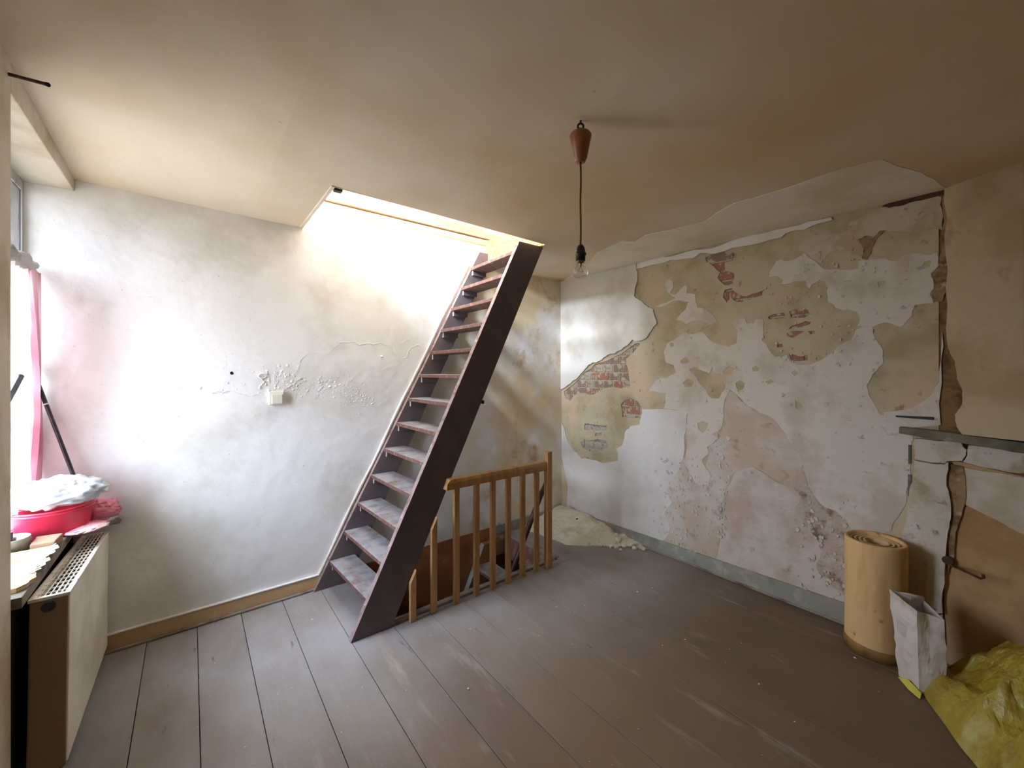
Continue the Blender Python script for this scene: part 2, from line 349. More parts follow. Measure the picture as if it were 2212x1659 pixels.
# floor: dark boards below, painted planks on top, each a plank of its own
b = MB()
for lo, hi in (((-0.9, YN, -0.2), (SX0, YB, -0.024)), ((SX1, YN, -0.2), (XR, YB, -0.024)), ((SX0, YN, -0.2), (SX1, SY0, -0.024))): b.box(lo, hi)
floor = struct(b.build('floor', M_sub), 'grey painted plank floor with a stairwell opening')
seams = [-0.655, -0.42, -0.19, 0.03, 0.245, 0.47, 0.70, 0.94, 1.165, 1.40, 1.62, 1.86, 2.09, 2.31, 2.54, 2.76, XR]
fr = random.Random(3)
for i in range(len(seams) - 1):
    x0, x1 = seams[i] + 0.0015, seams[i + 1] - 0.0015
    yend = SY0 - 0.0 if (x0 > SX0 - 0.05 and x1 < SX1 + 0.05) else YB - 0.002
    cuts = [YN]
    if i % 5 == 3: cuts.append(YN + 0.9)
    cuts.append(yend)
    for a, c in zip(cuts, cuts[1:]):
        dz = fr.uniform(-0.0022, 0.0012); tl = fr.uniform(-0.0016, 0.0016)
        b = MB().hexa([(x0, a + 0.001, -0.024), (x1, a + 0.001, -0.024), (x1, c - 0.001, -0.024), (x0, c - 0.001, -0.024),
                       (x0, a + 0.001, dz - tl), (x1, a + 0.001, dz + tl), (x1, c - 0.001, dz + tl), (x0, c - 0.001, dz - tl)])
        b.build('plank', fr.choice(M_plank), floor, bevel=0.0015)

# ceiling with the hatch
b = MB()
xs = [-0.9, -0.47, -0.2, 0.1, 0.3, HX0, 1.0, 1.5, HX1, 2.5, 2.8, XR + 0.15]; ys = [YN - 0.1, -1, -0.4, 0.2, 0.8, 1.4, 1.9, HY0, YB + 0.1]
def skip(i, j): return HX0 - 1e-6 <= xs[i] and xs[i + 1] <= HX1 + 1e-6 and ys[j] >= HY0 - 1e-6
for i in range(len(xs) - 1):
    for j in range(len(ys) - 1):
        if skip(i, j): continue
        q = [(xs[i], ys[j]), (xs[i + 1], ys[j]), (xs[i + 1], ys[j + 1]), (xs[i], ys[j + 1])]
        b.add([(x, y, zc(x, y)) for x, y in q] + [(x, y, 2.60) for x, y in q], [(0, 1, 2, 3), (7, 6, 5, 4)])
for x in (HX0, HX1):
    b.add([(x, HY0, zc(x, HY0)), (x, YB, zc(x, YB)), (x, YB, 2.6), (x, HY0, 2.6)], [(0, 1, 2, 3)])
b.add([(HX0, HY0, zc(HX0, HY0)), (HX1, HY0, zc(HX1, HY0)), (HX1, HY0, 2.6), (HX0, HY0, 2.6)], [(0, 1, 2, 3)])
bm_o = b.build('ceiling', M_ceil, smooth=False, fixn=False)
ceiling = struct(bm_o, 'stained cream plaster ceiling with a loft hatch')
pp = [onZ(x, y, 2.44) for x, y in ((1222, 601), (1268, 572), (1290, 545), (1345, 520), (1372, 522), (1395, 508), (1520, 480), (1585, 440), (1640, 425), (1800, 372), (1905, 345), (1990, 372), (2040, 402))]
pp += [Vector((XR - 0.002, pp[-1].y, 0))]
op = [(p.x, p.y) for p in pp]; op[-1] = (XR - 0.003, op[-2][1]); op.append((XR - 0.003, YB - 0.02))
slab('repainted_patch', jag([Vector(p) for p in op], 0.03, 2, 5), [], lambda p, d: Vector((min(p.x, XR - 0.002), p.y, zc(p.x, p.y) - 0.002 + d)), 0.002, M_ceilpatch, ceiling)

# stair wall
b = MB().box((-0.672, YB, -0.2), (XR + 0.15, YB + 0.16, 2.622))
wall_back = struct(b.build('wall_back', M_wallback), 'white flaking plaster wall behind the stairs')
# right wall: masonry first, then its plaster coats
b = MB().box((XR + 0.012, YN, -0.2), (XR + 0.2, YB, 2.62))
wall_right = struct(b.build('wall_right', M_mortar), 'peeling plaster wall with bare brick patches')
# window wall: pier, lintel, apron
b = MB().box((-0.9, YN, -0.2), (XL, 2.10, 2.62))
b.box((-0.9, 2.10, 2.425), (XL, YB + 0.16, 2.62)); b.box((-0.9, 2.10, -0.2), (XW - 0.03, YB, 0.70)); b.box((-0.9, 2.10, 2.40), (XW - 0.03, YB, 2.425))
wall_left = struct(b.build('wall_left', M_cream, bevel=0.004), 'cream plaster pier and lintel of the window niche')
struct(MB().box((-0.9, YN - 0.15, -0.2), (XR + 0.2, YN, 2.62)).build('wall_front', M_cream), 'plain plaster wall behind the viewer')

# ------------------------------------------------------------------ loft above the hatch (its gable window lets in the slanting light)
b = MB()
b.box((-1.0, 0.6, 2.60), (-0.9, 1.3, 4.6)); b.box((-1.0, 2.8, 2.60), (-0.9, 3.4, 4.6)); b.box((-1.0, 1.3, 2.60), (-0.9, 2.8, 3.10)); b.box((-1.0, 1.3, 4.34), (-0.9, 2.8, 4.6))
struct(b.build('wall_loft_left', M_loftw), 'loft gable with a window opening')
struct(MB().box((-1.0, 0.5, 2.60), (3.3, 0.6, 4.6)).build('wall_loft_front', M_loftw))
struct(MB().box((3.2, 0.6, 2.60), (3.3, 3.4, 4.6)).build('wall_loft_right', M_loftw))
struct(MB().box((-1.0, 0.5, 4.6), (3.3, 2.62, 4.7)).box((-1.0, 3.02, 4.6), (3.3, 3.5, 4.7)).box((-1.0, 2.62, 4.6), (0.36, 3.02, 4.7)).box((1.34, 2.62, 4.6), (3.3, 3.02, 4.7)).build('roof', M_loftw), 'loft roof with a skylight')
sl_ = struct(MB().box((0.36, 2.62, 4.62), (1.34, 2.66, 4.68)).box((0.36, 2.98, 4.62), (1.34, 3.02, 4.68)).box((0.36, 2.66, 4.62), (0.40, 2.98, 4.68)).box((1.30, 2.66, 4.62), (1.34, 2.98, 4.68)).build('window_3', M_frame), 'loft skylight')
MB().box((0.40, 2.66, 4.645), (1.30, 2.98, 4.65)).build('pane', M_sky, sl_)
wlb = struct(MB().box((-1.0, YB + 0.12, 2.622), (3.3, YB + 0.2, 4.6)).build('wall_loft_back', M_dark), 'timber lined loft wall above the hatch')
MB().box((-0.9, YB + 0.005, 2.628), (3.2, YB + 0.12, 2.682)).build('plank', M_loft, wlb, bevel=0.006)
MB().box((-0.9, YB + 0.045, 2.682), (3.2, YB + 0.12, 2.70)).build('plank', M_oldwood, wlb)
z = 2.70
while z < 4.55:
    MB().box((-0.9, YB + 0.02, z + 0.003), (3.2, YB + 0.12, min(z + 0.13, 4.6))).build('plank', M_loft, wlb, bevel=0.004); z += 0.13
wl_ = struct(MB().box((-0.98, 1.30, 3.10), (-0.94, 1.345, 4.34)).box((-0.98, 2.755, 3.10), (-0.94, 2.80, 4.34)).box((-0.98, 1.345, 3.10), (-0.94, 2.755, 3.145)).box((-0.98, 1.345, 4.295), (-0.94, 2.755, 4.34)).build('window_2', M_frame), 'loft gable window')
MB().box((-0.963, 1.345, 3.145), (-0.957, 2.755, 4.295)).build('pane', M_dimloft, wl_)
# hatch lining: bead along the left edge, chipboard at the far end, plain board at the near edge
struct(MB().box((HX0 - 0.010, HY0 - 0.006, zc(HX0, 2.6) - 0.006), (HX0 + 0.010, YB - 0.002, 2.60)).build('trim_1', M_ceilpatch, bevel=0.003), 'grey bead along the hatch edge')
struct(MB().box((HX1 - 0.004, HY0 + 0.03, zc(HX1, 2.6) + 0.0), (HX1 + 0.012, YB - 0.004, 2.66)).build('trim_2', M_chip), 'chipboard lining at the end of the hatch')
struct(MB().box((HX0 + 0.012, HY0 - 0.004, zc(1, HY0) + 0.004), (HX1 - 0.004, HY0 + 0.012, 2.60)).build('trim_3', M_loft), 'timber lining on the near side of the hatch')
b = MB().box((HX0 + 0.012, HY0 + 0.014, 2.455), (HX0 + 0.052, HY0 + 0.05, 2.475)); tag(b.build('hatch_bracket', M_black, bevel=0.002), 'small dark metal bracket in the near corner of the ceiling hatch', 'bracket')

# ------------------------------------------------------------------ stairwell below the floor
b = MB().box((0.2, YB - 0.012, -2.7), (2.9, YB + 0.1, -0.2)).box((SX0 - 0.1, YB - 0.012, -0.2), (2.185, YB - 0.001, 0.075))
struct(b.build('wall_stairwell_back', M_brown), 'brown painted wall of the stairwell')
b = MB().box((0.2, 2.15, -2.7), (0.3, YB, -0.2)).box((2.8, 2.15, -2.7), (2.9, YB, -0.2)).box((0.2, 2.15, -2.7), (2.9, 2.25, -0.2))
struct(b.build('wall_stairwell_side', M_brown), 'dark walls of the stairwell below')
struct(MB().box((0.2, 2.15, -2.8), (2.9, 3.1, -2.7)).build('floor_lower', M_sub), 'dark floor below the stairs')
b = MB().box((SX0 - 0.02, SY0, -0.2), (SX0 + 0.0, YB - 0.012, -0.002)); struct(b.build('trim_4', M_brown), 'brown lining at the foot end of the stairwell')
b = MB().box((SX1 - 0.018, SY0 + 0.02, -0.22), (SX1, YB - 0.014, -0.026)); struct(b.build('trim_5', mat('reddish_board', (140, 96, 82), [((170, 140, 126), 12, 6, 0.5, 0.66)], 0.7), bevel=0.003), 'reddish board lining the stairwell head')
struct(MB().box((SX1 - 0.025, SY0 + 0.02, -0.02), (SX1 + 0.03, YB - 0.02, 0.006)).build('trim_6', M_oldwood, bevel=0.004), 'worn pale nosing at the stairwell head')
struct(MB().box((0.86, SY0 - 0.012, -0.03), (2.20, SY0 + 0.03, 0.018)).build('trim_7', M_oldwood, bevel=0.006), 'worn grey curb under the balustrade')

# ------------------------------------------------------------------ baseboards
b = MB().box((-0.64, YB - 0.014, 0), (0.70, YB, 0.092)); bb = struct(b.build('baseboard_back', M_basebrown, bevel=0.003), 'ochre baseboard with a white top')
MB().box((-0.64, YB - 0.02, 0.092), (0.69, YB, 0.100)).build('top_bead', M_wallback, bb, bevel=0.002)
MB().box((-0.5, YB - 0.030, 0.0), (0.95, YB - 0.014, 0.016)).build('quarter_round', M_oldwood, bb, bevel=0.006)
b = MB().box((2.195, YB - 0.016, 0), (XR - 0.02, YB, 0.082)); struct(b.build('baseboard_back', M_basegrey, bevel=0.003), 'short grey baseboard in the corner')
b = MB().prism([(XR - 0.022, YB, 0), (XR - 0.022, YB, 0.078), (XR - 0.022, 0.42, 0.128), (XR - 0.022, 0.42, 0)], (0.03, 0, 0))
br_ = struct(b.build('baseboard_right', M_basegrey, bevel=0.003), 'grey baseboard along the peeling wall')
MB().box((XR - 0.034, 0.42, 0.0), (XR - 0.022, 2.1, 0.014)).build('quarter_round', M_oldwood, br_, bevel=0.005)

# ------------------------------------------------------------------ right wall: coats of plaster, peeled back to brick
XF = XR
def wr(x, y): p = onX(x, y, XF); return Vector((p.y, p.z))
def zz(x0, y0, k, pts): return [(x0 + x / k, y0 + y / k) for x, y in pts]
def put(xf): return lambda p, d: Vector((xf + d, p[0], p[1]))
Z5 = (1180, 480, 2.1434); Z3 = (1580, 400, 4.366); Z4 = (1580, 620, 4.366); ZD = (1380, 850, 4.366); Z2 = (1200, 740, 5.53)
def wpoly(z, pts, amp=0.10, it=2, seed=1):
    return jag([wr(x, y) for x, y in (zz(*z, pts) if z else pts)], amp, it, seed)

brick_holes = [
    wpoly(None, [(1218, 846), (1240, 829), (1264, 803), (1285, 787), (1312, 779), (1345, 762), (1372, 742), (1384, 742), (1368, 762), (1352, 776), (1356, 795), (1358, 812), (1361, 834), (1322, 836), (1300, 842), (1288, 850), (1270, 852), (1256, 849), (1238, 857), (1232, 866), (1224, 862)], 0.10, 1, 11),
    wpoly(Z2, [(780, 735), (830, 690), (900, 665), (980, 700), (1015, 760), (1030, 840), (1015, 890), (900, 905), (800, 890)], 0.08, 1, 12),
    wpoly(Z2, [(350, 970), (430, 975), (520, 985), (615, 990), (620, 1040), (560, 1050), (430, 1040), (345, 1040)], 0.10, 1, 13),
    wpoly(Z2, [(300, 1190), (400, 1170), (500, 1150), (600, 1170), (640, 1240), (560, 1270), (530, 1320), (400, 1300), (320, 1250)], 0.10, 1, 14),
    wpoly(Z2, [(480, 1080), (550, 1070), (545, 1120), (470, 1120)], 0.1, 1, 15),
    wpoly(None, [(1524, 556), (1545, 548), (1570, 542), (1590, 548), (1588, 560), (1566, 568), (1566, 584), (1588, 592), (1584, 612), (1566, 616), (1550, 600), (1556, 588), (1542, 576), (1526, 566)], 0.10, 1, 16),
    wpoly(None, [(1566, 626), (1580, 622), (1590, 632), (1612, 640), (1636, 632), (1652, 625), (1646, 638), (1614, 650), (1592, 652), (1578, 640), (1570, 654), (1562, 642)], 0.10, 1, 17),
    wpoly(Z3, [(345, 1245), (400, 1215), (490, 1200), (505, 1215), (490, 1255), (360, 1265)], 0.08, 1, 18),
    wpoly(Z3, [(540, 1190), (600, 1170), (720, 1175), (735, 1215), (690, 1250), (560, 1250)], 0.08, 1, 19),
    wpoly(Z3, [(530, 1360), (570, 1325), (640, 1305), (700, 1280), (750, 1290), (740, 1310), (660, 1340), (620, 1345)], 0.08, 1, 20),
    wpoly(Z3, [(520, 1400), (600, 1370), (690, 1375), (650, 1400), (580, 1440), (530, 1420)], 0.08, 1, 21),
    wpoly(Z3, [(720, 1375), (780, 1370), (790, 1395), (740, 1405)], 0.08, 1, 22),
    wpoly(Z3, [(540, 1590), (600, 1600), (650, 1615), (715, 1600), (720, 1650), (640, 1660), (560, 1650)], 0.08, 1, 23),
    wpoly(Z3, [(425, 1500), (480, 1495), (485, 1525), (435, 1530)], 0.08, 1, 24),
]
edge_tl = [(1376, 582), (1379, 592), (1373, 626), (1372, 640), (1382, 648), (1396, 659), (1402, 664), (1413, 668), (1416, 684), (1421, 698), (1410, 712), (1398, 730), (1376, 737), (1368, 734), (1358, 746), (1330, 764), (1305, 773), (1296, 780), (1282, 783), (1266, 797), (1262, 802), (1240, 822), (1224, 836), (1214, 841)]
ycb = 0.296     # where the chimney breast begins
under = [Vector((YB - 0.001, 0.0)), Vector((YB - 0.001, 2.44)), Vector((ycb, 2.44)), Vector((ycb, 0.0))]
slab('plaster_undercoat', under, brick_holes, put(XR), 0.013, M_under, wall_right)

# bricks seen through the holes, laid in courses
def inside(p, poly):
    c = False; n = len(poly)
    for i in range(n):
        a, d = poly[i], poly[(i + 1) % n]
        if (a.y > p.y) != (d.y > p.y) and p.x < (d.x - a.x) * (p.y - a.y) / (d.y - a.y) + a.x: c = not c
    return c
bmesh_cache = {}
pitch, j = 0.0745, 0.011
br = random.Random(5)
for hi_, hole in enumerate(brick_holes):
    y0, y1 = min(p.x for p in hole), max(p.x for p in hole); z0, z1 = min(p.y for p in hole), max(p.y for p in hole)
    r = int(z0 / pitch) - 1
    while r * pitch < z1 + 0.02:
        yy = y0 - 0.25 - (r % 2) * 0.055; k = 0
        while yy < y1 + 0.1:
            ln = 0.10 if (r % 2 == 0) else (0.10 if k % 3 == 0 else 0.205)
            cy0, cz0 = yy, r * pitch
            smp = [Vector((cy0 + ln * a, cz0 + 0.0635 * c)) for a in (0.02, 0.25, 0.5, 0.75, 0.98) for c in (0.05, 0.5, 0.95)]
            if any(inside(q, hole) for q in smp):
                dx = br.uniform(-0.002, 0.002); mi = (3 if hi_ in (2, 3, 4) else br.choice((0, 1, 1, 2, 2)) if hi_ == 0 else br.choice((0, 0, 1, 1, 2)) if hi_ == 1 else br.choice((0, 0, 1)))
                key = (ln, mi)
                if key not in bmesh_cache:
                    mbk = MB().box((-0.004, 0, 0), (0.05, ln, pitch - j)); o = mbk.build('brick', M_brick[mi], wall_right, bevel=0.004, local=True); bmesh_cache[key] = o.data
                else:
                    o = bpy.data.objects.new('brick', bmesh_cache[key]); COL.objects.link(o); o.parent = wall_right
                    bv = o.modifiers.new('bevel', 'BEVEL'); bv.width = 0.004; bv.segments = 2
                o.location = (XR + 0.0105 + dx, cy0, cz0); o.rotation_euler = (br.uniform(-0.01, 0.01), 0, br.uniform(-0.01, 0.01))
            yy += ln + j; k += 1
        r += 1

# thick gloss coat still hanging in the far upper corner
tl = jag([wr(x, y) for x, y in edge_tl], 0.10, 2, 31, closed=False)
tl[0] = Vector((tl[0].x, 2.44))
slab('thick_plaster_coat', [Vector((YB - 0.002, 2.44))] + tl + [Vector((YB - 0.002, tl[-1].y))], [], put(XR - 0.016), 0.016, M_thick, wall_right)
# white skim coats
P1 = wpoly(Z5, [(505, 395), (560, 372), (600, 352), (560, 320), (548, 285), (570, 262), (588, 275), (588, 305), (572, 330), (600, 335), (645, 288), (656, 300), (650, 330), (668, 330), (690, 335), (702, 395), (745, 408), (792, 462), (760, 472), (690, 455), (650, 472), (602, 452), (648, 402), (660, 368), (620, 362), (560, 382)], 0.10, 1, 32)
slab('white_skim', P1, [], put(XR - 0.003), 0.003, M_skim, wall_right)
islands = [wpoly(Z5, p, 0.08, 2, 40 + i) for i, p in enumerate([
    [(660, 682), (690, 670), (730, 690), (755, 700), (772, 670), (778, 698), (812, 700), (832, 720), (830, 770), (800, 815), (765, 815), (745, 790), (712, 748), (700, 720)],
    [(622, 640), (645, 625), (664, 640), (650, 656), (628, 655)], [(632, 742), (655, 726), (684, 740), (672, 762), (645, 762)],
    [(954, 676), (972, 664), (990, 676), (980, 690), (960, 690)], [(818, 690), (850, 666), (875, 676), (860, 704), (825, 706)],
    [(876, 745), (900, 732), (920, 745), (912, 772), (890, 780)], [(1014, 740), (1040, 726), (1058, 738), (1030, 750)],
    [(702, 930), (725, 922), (750, 930), (745, 958), (725, 976), (706, 962)], [(1152, 824), (1170, 830), (1190, 855), (1172, 868), (1155, 860)],
    [(1136, 698), (1152, 686), (1168, 700), (1150, 712)], [(572, 560), (588, 556), (592, 572), (580, 578)]])]
main = wpoly(Z5, [(560, 562), (600, 540), (640, 512), (680, 520), (722, 508), (760, 545), (800, 565), (842, 578), (880, 560), (888, 502), (862, 465), (885, 448), (922, 442), (930, 470), (962, 468), (968, 450), (1002, 446), (1006, 515), (998, 545), (1020, 565), (1034, 595), (1065, 622), (1118, 615), (1130, 645), (1180, 661), (1235, 655), (1290, 628), (1330, 600), (1372, 562), (1412, 545), (1432, 500), (1470, 480), (1510, 484), (1528, 545), (1560, 592), (1560, 655), (1510, 705), (1484, 755), (1492, 795), (1520, 840), (1545, 890), (1620, 905), (1680, 925), (1700, 990), (1690, 1080), (1684, 1200), (1668, 1300), (1640, 1345), (1600, 1425), (1520, 1470), (1440, 1470), (1400, 1395), (1340, 1335), (1300, 1322), (1268, 1300), (1215, 1225), (1192, 1130), (1180, 1075), (1135, 1045), (1112, 985), (1060, 915), (990, 882), (930, 850), (880, 795), (850, 775), (830, 815), (820, 870), (808, 960), (770, 980), (800, 1000), (745, 1040), (752, 1070), (722, 1100), (735, 1130), (762, 1172), (748, 1215), (715, 1220), (690, 1205), (660, 1150), (640, 1110), (650, 950), (655, 876), (600, 868), (545, 862), (555, 790), (500, 782), (472, 785), (505, 730), (560, 722), (602, 695), (590, 662), (555, 650), (545, 600)], 0.08, 2, 50)
slab('white_skim', main, islands, put(XR - 0.003), 0.003, M_skim, wall_right)
up = wpoly(Z3, [(352, 868), (372, 800), (420, 722), (470, 700), (520, 720), (600, 700), (690, 640), (760, 700), (870, 790), (1000, 790), (1100, 800), (1200, 790), (1195, 715), (1330, 705), (1450, 690), (1560, 720), (1640, 650), (1760, 640), (1870, 660), (1940, 640), (1955, 760), (1880, 835), (1912, 900), (1905, 980), (1870, 1020), (1912, 1115), (1730, 1130), (1705, 1230), (1650, 1290), (1600, 1340), (1540, 1320), (1500, 1300), (1420, 1300), (1330, 1340), (1250, 1330), (1190, 1330), (1215, 1270), (1190, 1200), (1110, 1175), (1050, 1180), (980, 1150), (915, 1100), (905, 1030), (912, 960), (880, 910), (830, 895), (770, 930), (740, 975), (712, 950), (700, 905), (600, 905), (540, 930), (470, 935), (490, 890), (440, 860), (400, 862)], 0.08, 2, 51)
uph = [wpoly(Z3, p, 0.08, 1, 60 + i) for i, p in enumerate([[(1376, 920), (1420, 900), (1462, 905), (1450, 945), (1390, 960)], [(1745, 780), (1800, 760), (1820, 730), (1860, 710), (1884, 715), (1870, 770), (1820, 790), (1770, 805)], [(1055, 905), (1130, 895), (1140, 915), (1070, 918)]])]
slab('white_skim', up, uph, put(XR - 0.003), 0.003, M_skim, wall_right)
band = wpoly(Z3, [(620, 560), (700, 500), (900, 470), (1090, 440), (1110, 350), (1250, 290), (1440, 215), (1560, 205), (1980, 108), (1988, 250), (1985, 420), (1960, 410), (1850, 420), (1780, 440), (1650, 440), (1520, 430), (1450, 440), (1400, 425), (1330, 500), (1330, 620), (1240, 700), (1230, 640), (1130, 660), (1110, 620), (1000, 610), (910, 650), (870, 760), (760, 690), (690, 630), (640, 620)], 0.08, 2, 52)
bandh = [wpoly(Z3, [(1720, 320), (1790, 320), (1830, 280), (1900, 260), (1900, 330), (1910, 400), (1860, 385), (1780, 410), (1760, 360)], 0.1, 1, 70)]
slab('thin_skim', band, bandh, put(XR - 0.002), 0.002, M_thin, wall_right)
strip_r = wpoly(Z4, [(1985, 420), (1985, 900), (1975, 1300), (1700, 1325), (1430, 1260), (1440, 1180), (1560, 1170), (1700, 1140), (1830, 1070), (1900, 1000), (1960, 900), (1975, 700)], 0.05, 1, 53)
slab('white_skim', strip_r, [], put(XR - 0.004), 0.004, M_skim, wall_right)
low = wpoly(None, [(1213, 914), (1222, 928), (1228, 950), (1240, 968), (1252, 985), (1257, 991), (1285, 994), (1302, 1001), (1316, 998), (1336, 996), (1331, 968), (1345, 960), (1349, 944), (1352, 930), (1362, 921), (1382, 917), (1387, 884), (1430, 884), (1486, 889), (1484, 920), (1478, 945), (1476, 990), (1470, 1010), (1452, 1036), (1440, 1060), (1452, 1085), (1436, 1110), (1448, 1140), (1430, 1170), (1440, 1230), (1300, 1200), (1213, 1180)], 0.09, 2, 54)
low = [Vector((min(p.x, YB - 0.002), max(p.y, 0.02))) for p in low]
slab('smooth_white_skim', low, [], put(XR - 0.0025), 0.0025, M_skimsm, wall_right)
damp = wpoly(Z5, [(845, 780), (880, 797), (930, 852), (990, 884), (1060, 917), (1112, 987), (1135, 1047), (1180, 1077), (1192, 1132), (1215, 1227), (1268, 1302), (1240, 1330), (1180, 1300), (1120, 1220), (1040, 1180), (960, 1130), (880, 1150), (830, 1240), (820, 1400), (790, 1540), (700, 1530), (560, 1470), (500, 1440), (540, 1300), (560, 1150), (640, 1090), (662, 1150), (700, 1215), (745, 1220), (765, 1175), (740, 1130), (755, 1070), (750, 1040), (800, 1000), (810, 960), (822, 870), (832, 815)], 0.08, 2, 55)
slab('damp_plaster', damp, [], put(XR - 0.0015), 0.0015, M_damp, wall_right)
dk = wpoly(Z5, [(1190, 1120), (1215, 1225), (1268, 1300), (1300, 1320), (1340, 1335), (1400, 1395), (1440, 1450), (1450, 1760), (1380, 1730), (1300, 1660), (1250, 1600), (1275, 1520), (1230, 1440), (1190, 1390), (1150, 1330), (1180, 1290), (1140, 1220), (1165, 1160)], 0.12, 2, 56)
slab('crumbling_plaster', dk, [], put(XR - 0.0025), 0.0025, M_dampdk, wall_right)
lowr = wpoly(Z5, [(820, 1400), (832, 1245), (880, 1155), (960, 1135), (1040, 1185), (1120, 1225), (1180, 1305), (1240, 1335), (1290, 1405), (1330, 1482), (1400, 1560), (1330, 1640), (1380, 1690), (1450, 1720), (1450, 1830), (1200, 1730), (960, 1640), (780, 1560), (792, 1540)], 0.08, 2, 57)
lowr = [Vector((p.x, max(p.y, 0.02))) for p in lowr]
slab('pinkish_skim', lowr, [], put(XR - 0.001), 0.001, mat('pinkish_skim', (208, 198, 188), [((190, 172, 154), 4, 6, 0.46, 0.62), ((160, 136, 114), 15, 8, 0.62, 0.74)], 0.85, [(14, 7, 0.008, 0.6)]), wall_right)
slab('soot_gap', wpoly(None, [(1905, 446), (1925, 436), (1960, 426), (2000, 417), (2036, 409), (2044, 411), (2040, 420), (1990, 433), (1940, 446), (1920, 449)], 0.1, 2, 75), [], put(XR - 0.004), 0.004, M_rust, wall_right)
slab('bare_patch', wpoly(Z3, [(1985, 110), (2040, 90), (2052, 300), (2040, 480), (2062, 700), (2050, 850), (2060, 960), (2030, 1000), (1990, 1095), (1910, 1100), (1895, 1000), (1905, 900), (1880, 835), (1960, 740), (1980, 640), (1960, 520), (1985, 420)], 0.09, 2, 76), [], put(XR - 0.0045), 0.0045, M_barelt, wall_right)
for k_, pts_ in enumerate(([(2085, 1010), (2110, 1040), (2150, 1100), (2100, 1115), (2080, 1090)], [(1180, 520), (1260, 480), (1340, 490), (1400, 430), (1460, 425), (1380, 490), (1330, 580), (1280, 700), (1230, 690), (1250, 600)])):
    slab('bare_patch', wpoly(Z3, pts_, 0.1, 2, 77 + k_), [], put(XR - 0.005), 0.005, M_barelt, wall_right)
# remains of the cornice bead under the ceiling
cor = jag([wr(x, y) for x, y in [(1378, 571), (1400, 563), (1440, 556), (1500, 541), (1580, 522), (1660, 503), (1730, 487), (1795, 471), (1800, 476), (1740, 497), (1700, 505), (1690, 514), (1610, 532), (1560, 545), (1515, 547), (1500, 558), (1450, 562), (1440, 567), (1400, 576), (1378, 582)]], 0.08, 2, 58)
slab('cornice_remnant', cor, [], put(XR - 0.018), 0.018, M_thick, wall_right)
# peeling lip of the old coat, lower left
b = MB()
lp = jag([wr(x, y) for x, y in [(1214, 915), (1221, 930), (1226, 948), (1234, 962), (1240, 972), (1246, 975)]], 0.12, 1, 59, closed=False)
b.tube([(XR - 0.010, p.x, p.y) for p in lp], [0.003, 0.008, 0.012, 0.012, 0.009] + [0.006] * (len(lp) - 5), 6); b.build('peeling_lip', M_thick, wall_right, smooth=True)
# curling flakes: too small to pick apart
b = MB(); fr2 = random.Random(9)
def flake(cx, cy, s):
    p = wr(cx, cy); n = fr2.randint(5, 7); a0 = fr2.uniform(0, 6); ring = []
    for k in range(n):
        a = a0 + 2 * PI * k / n; r = s * fr2.uniform(0.5, 1.1); ring.append((XR - 0.0055 - fr2.uniform(0.0, 0.004), p.x + r * math.cos(a), p.y + r * math.sin(a) * 1.2))
    b.add(ring + [(XR - 0.004, q[1], q[2]) for q in ring], [tuple(range(n))] + [(k, (k + 1) % n, n + (k + 1) % n, n + k) for k in range(n)])
for _ in range(100):
    x = fr2.gauss(1470, 30); y = fr2.uniform(990, 1200); flake(x, y, fr2.uniform(0.005, 0.015))
for _ in range(46): flake(1558 + fr2.gauss(0, 7) - (0 if True else 0), fr2.uniform(930, 1160), fr2.uniform(0.005, 0.014))
for _ in range(70): flake(fr2.uniform(1640, 1900), fr2.uniform(560, 800), fr2.uniform(0.004, 0.010))
for _ in range(60): flake(fr2.uniform(1720, 1840), fr2.uniform(1080, 1290), fr2.uniform(0.006, 0.016))
for x, y, s in ((1552, 1118, 0.024), (1552, 1105, 0.015), (1562, 988, 0.018), (1574, 946, 0.018)): flake(x, y, s)
tag(b.build('paint_flakes', M_skim, wall_right), kind='stuff')

# ------------------------------------------------------------------ chimney breast, fireplace, mantel
YE = YN + 0.02
edge = jag([Vector((0.274, 2.46)), Vector((0.270, 2.1)), Vector((0.266, 1.75)), Vector((0.262, 1.62)), Vector((0.236, 1.55)), Vector((0.229, 1.46)), Vector((0.209, 1.40)), Vector((0.212, 1.33)), Vector((0.236, 1.28)), Vector((0.230, 1.22)), Vector((0.209, 1.185))], 0.05, 2, 80, closed=False)
def bx(y): return 3.045 - max(0.0, min(1.0, (0.28 - y) / 0.26)) ** 0.8 * 0.118
bp = edge + [Vector((-0.05, 1.185)), Vector((-0.4, 1.185)), Vector((YE, 1.185)), Vector((YE, 2.46)), Vector((-0.4, 2.46)), Vector((-0.05, 2.46)), Vector((0.02, 2.46)), Vector((0.1, 2.46)), Vector((0.2, 2.46))]
bp_b = MB()
# strips of the breast face so that it can curve forward
for a, (p, q) in enumerate(zip(edge, edge[1:])):
    cols = [0, 0.15, 0.35, 0.6, 0.85, 1.0]
    for c0, c1 in zip(cols, cols[1:]):
        def yv(e, c): return e.x + (-0.02 - e.x) * c
        A, B_, C_, D = (yv(p, c0), p.y), (yv(p, c1), p.y), (yv(q, c1), q.y), (yv(q, c0), q.y)
        bp_b.add([(bx(v[0]), v[0], v[1]) for v in (A, B_, C_, D)], [(0, 1, 2, 3)])
    bp_b.add([(bx(-0.02), -0.02, p.y), (bx(-0.3), YE, p.y), (bx(-0.3), YE, q.y), (bx(-0.02), -0.02, q.y)], [(0, 1, 2, 3)])
    bp_b.add([(bx(p.x), p.x, p.y), (bx(q.x), q.x, q.y), (3.068, q.x, q.y), (3.068, p.x, p.y)], [(0, 1, 2, 3)])
bm_b = bp_b.build('wall_chimney', M_breast, smooth=False)
struct(bm_b, 'tan plastered chimney breast above the mantel')
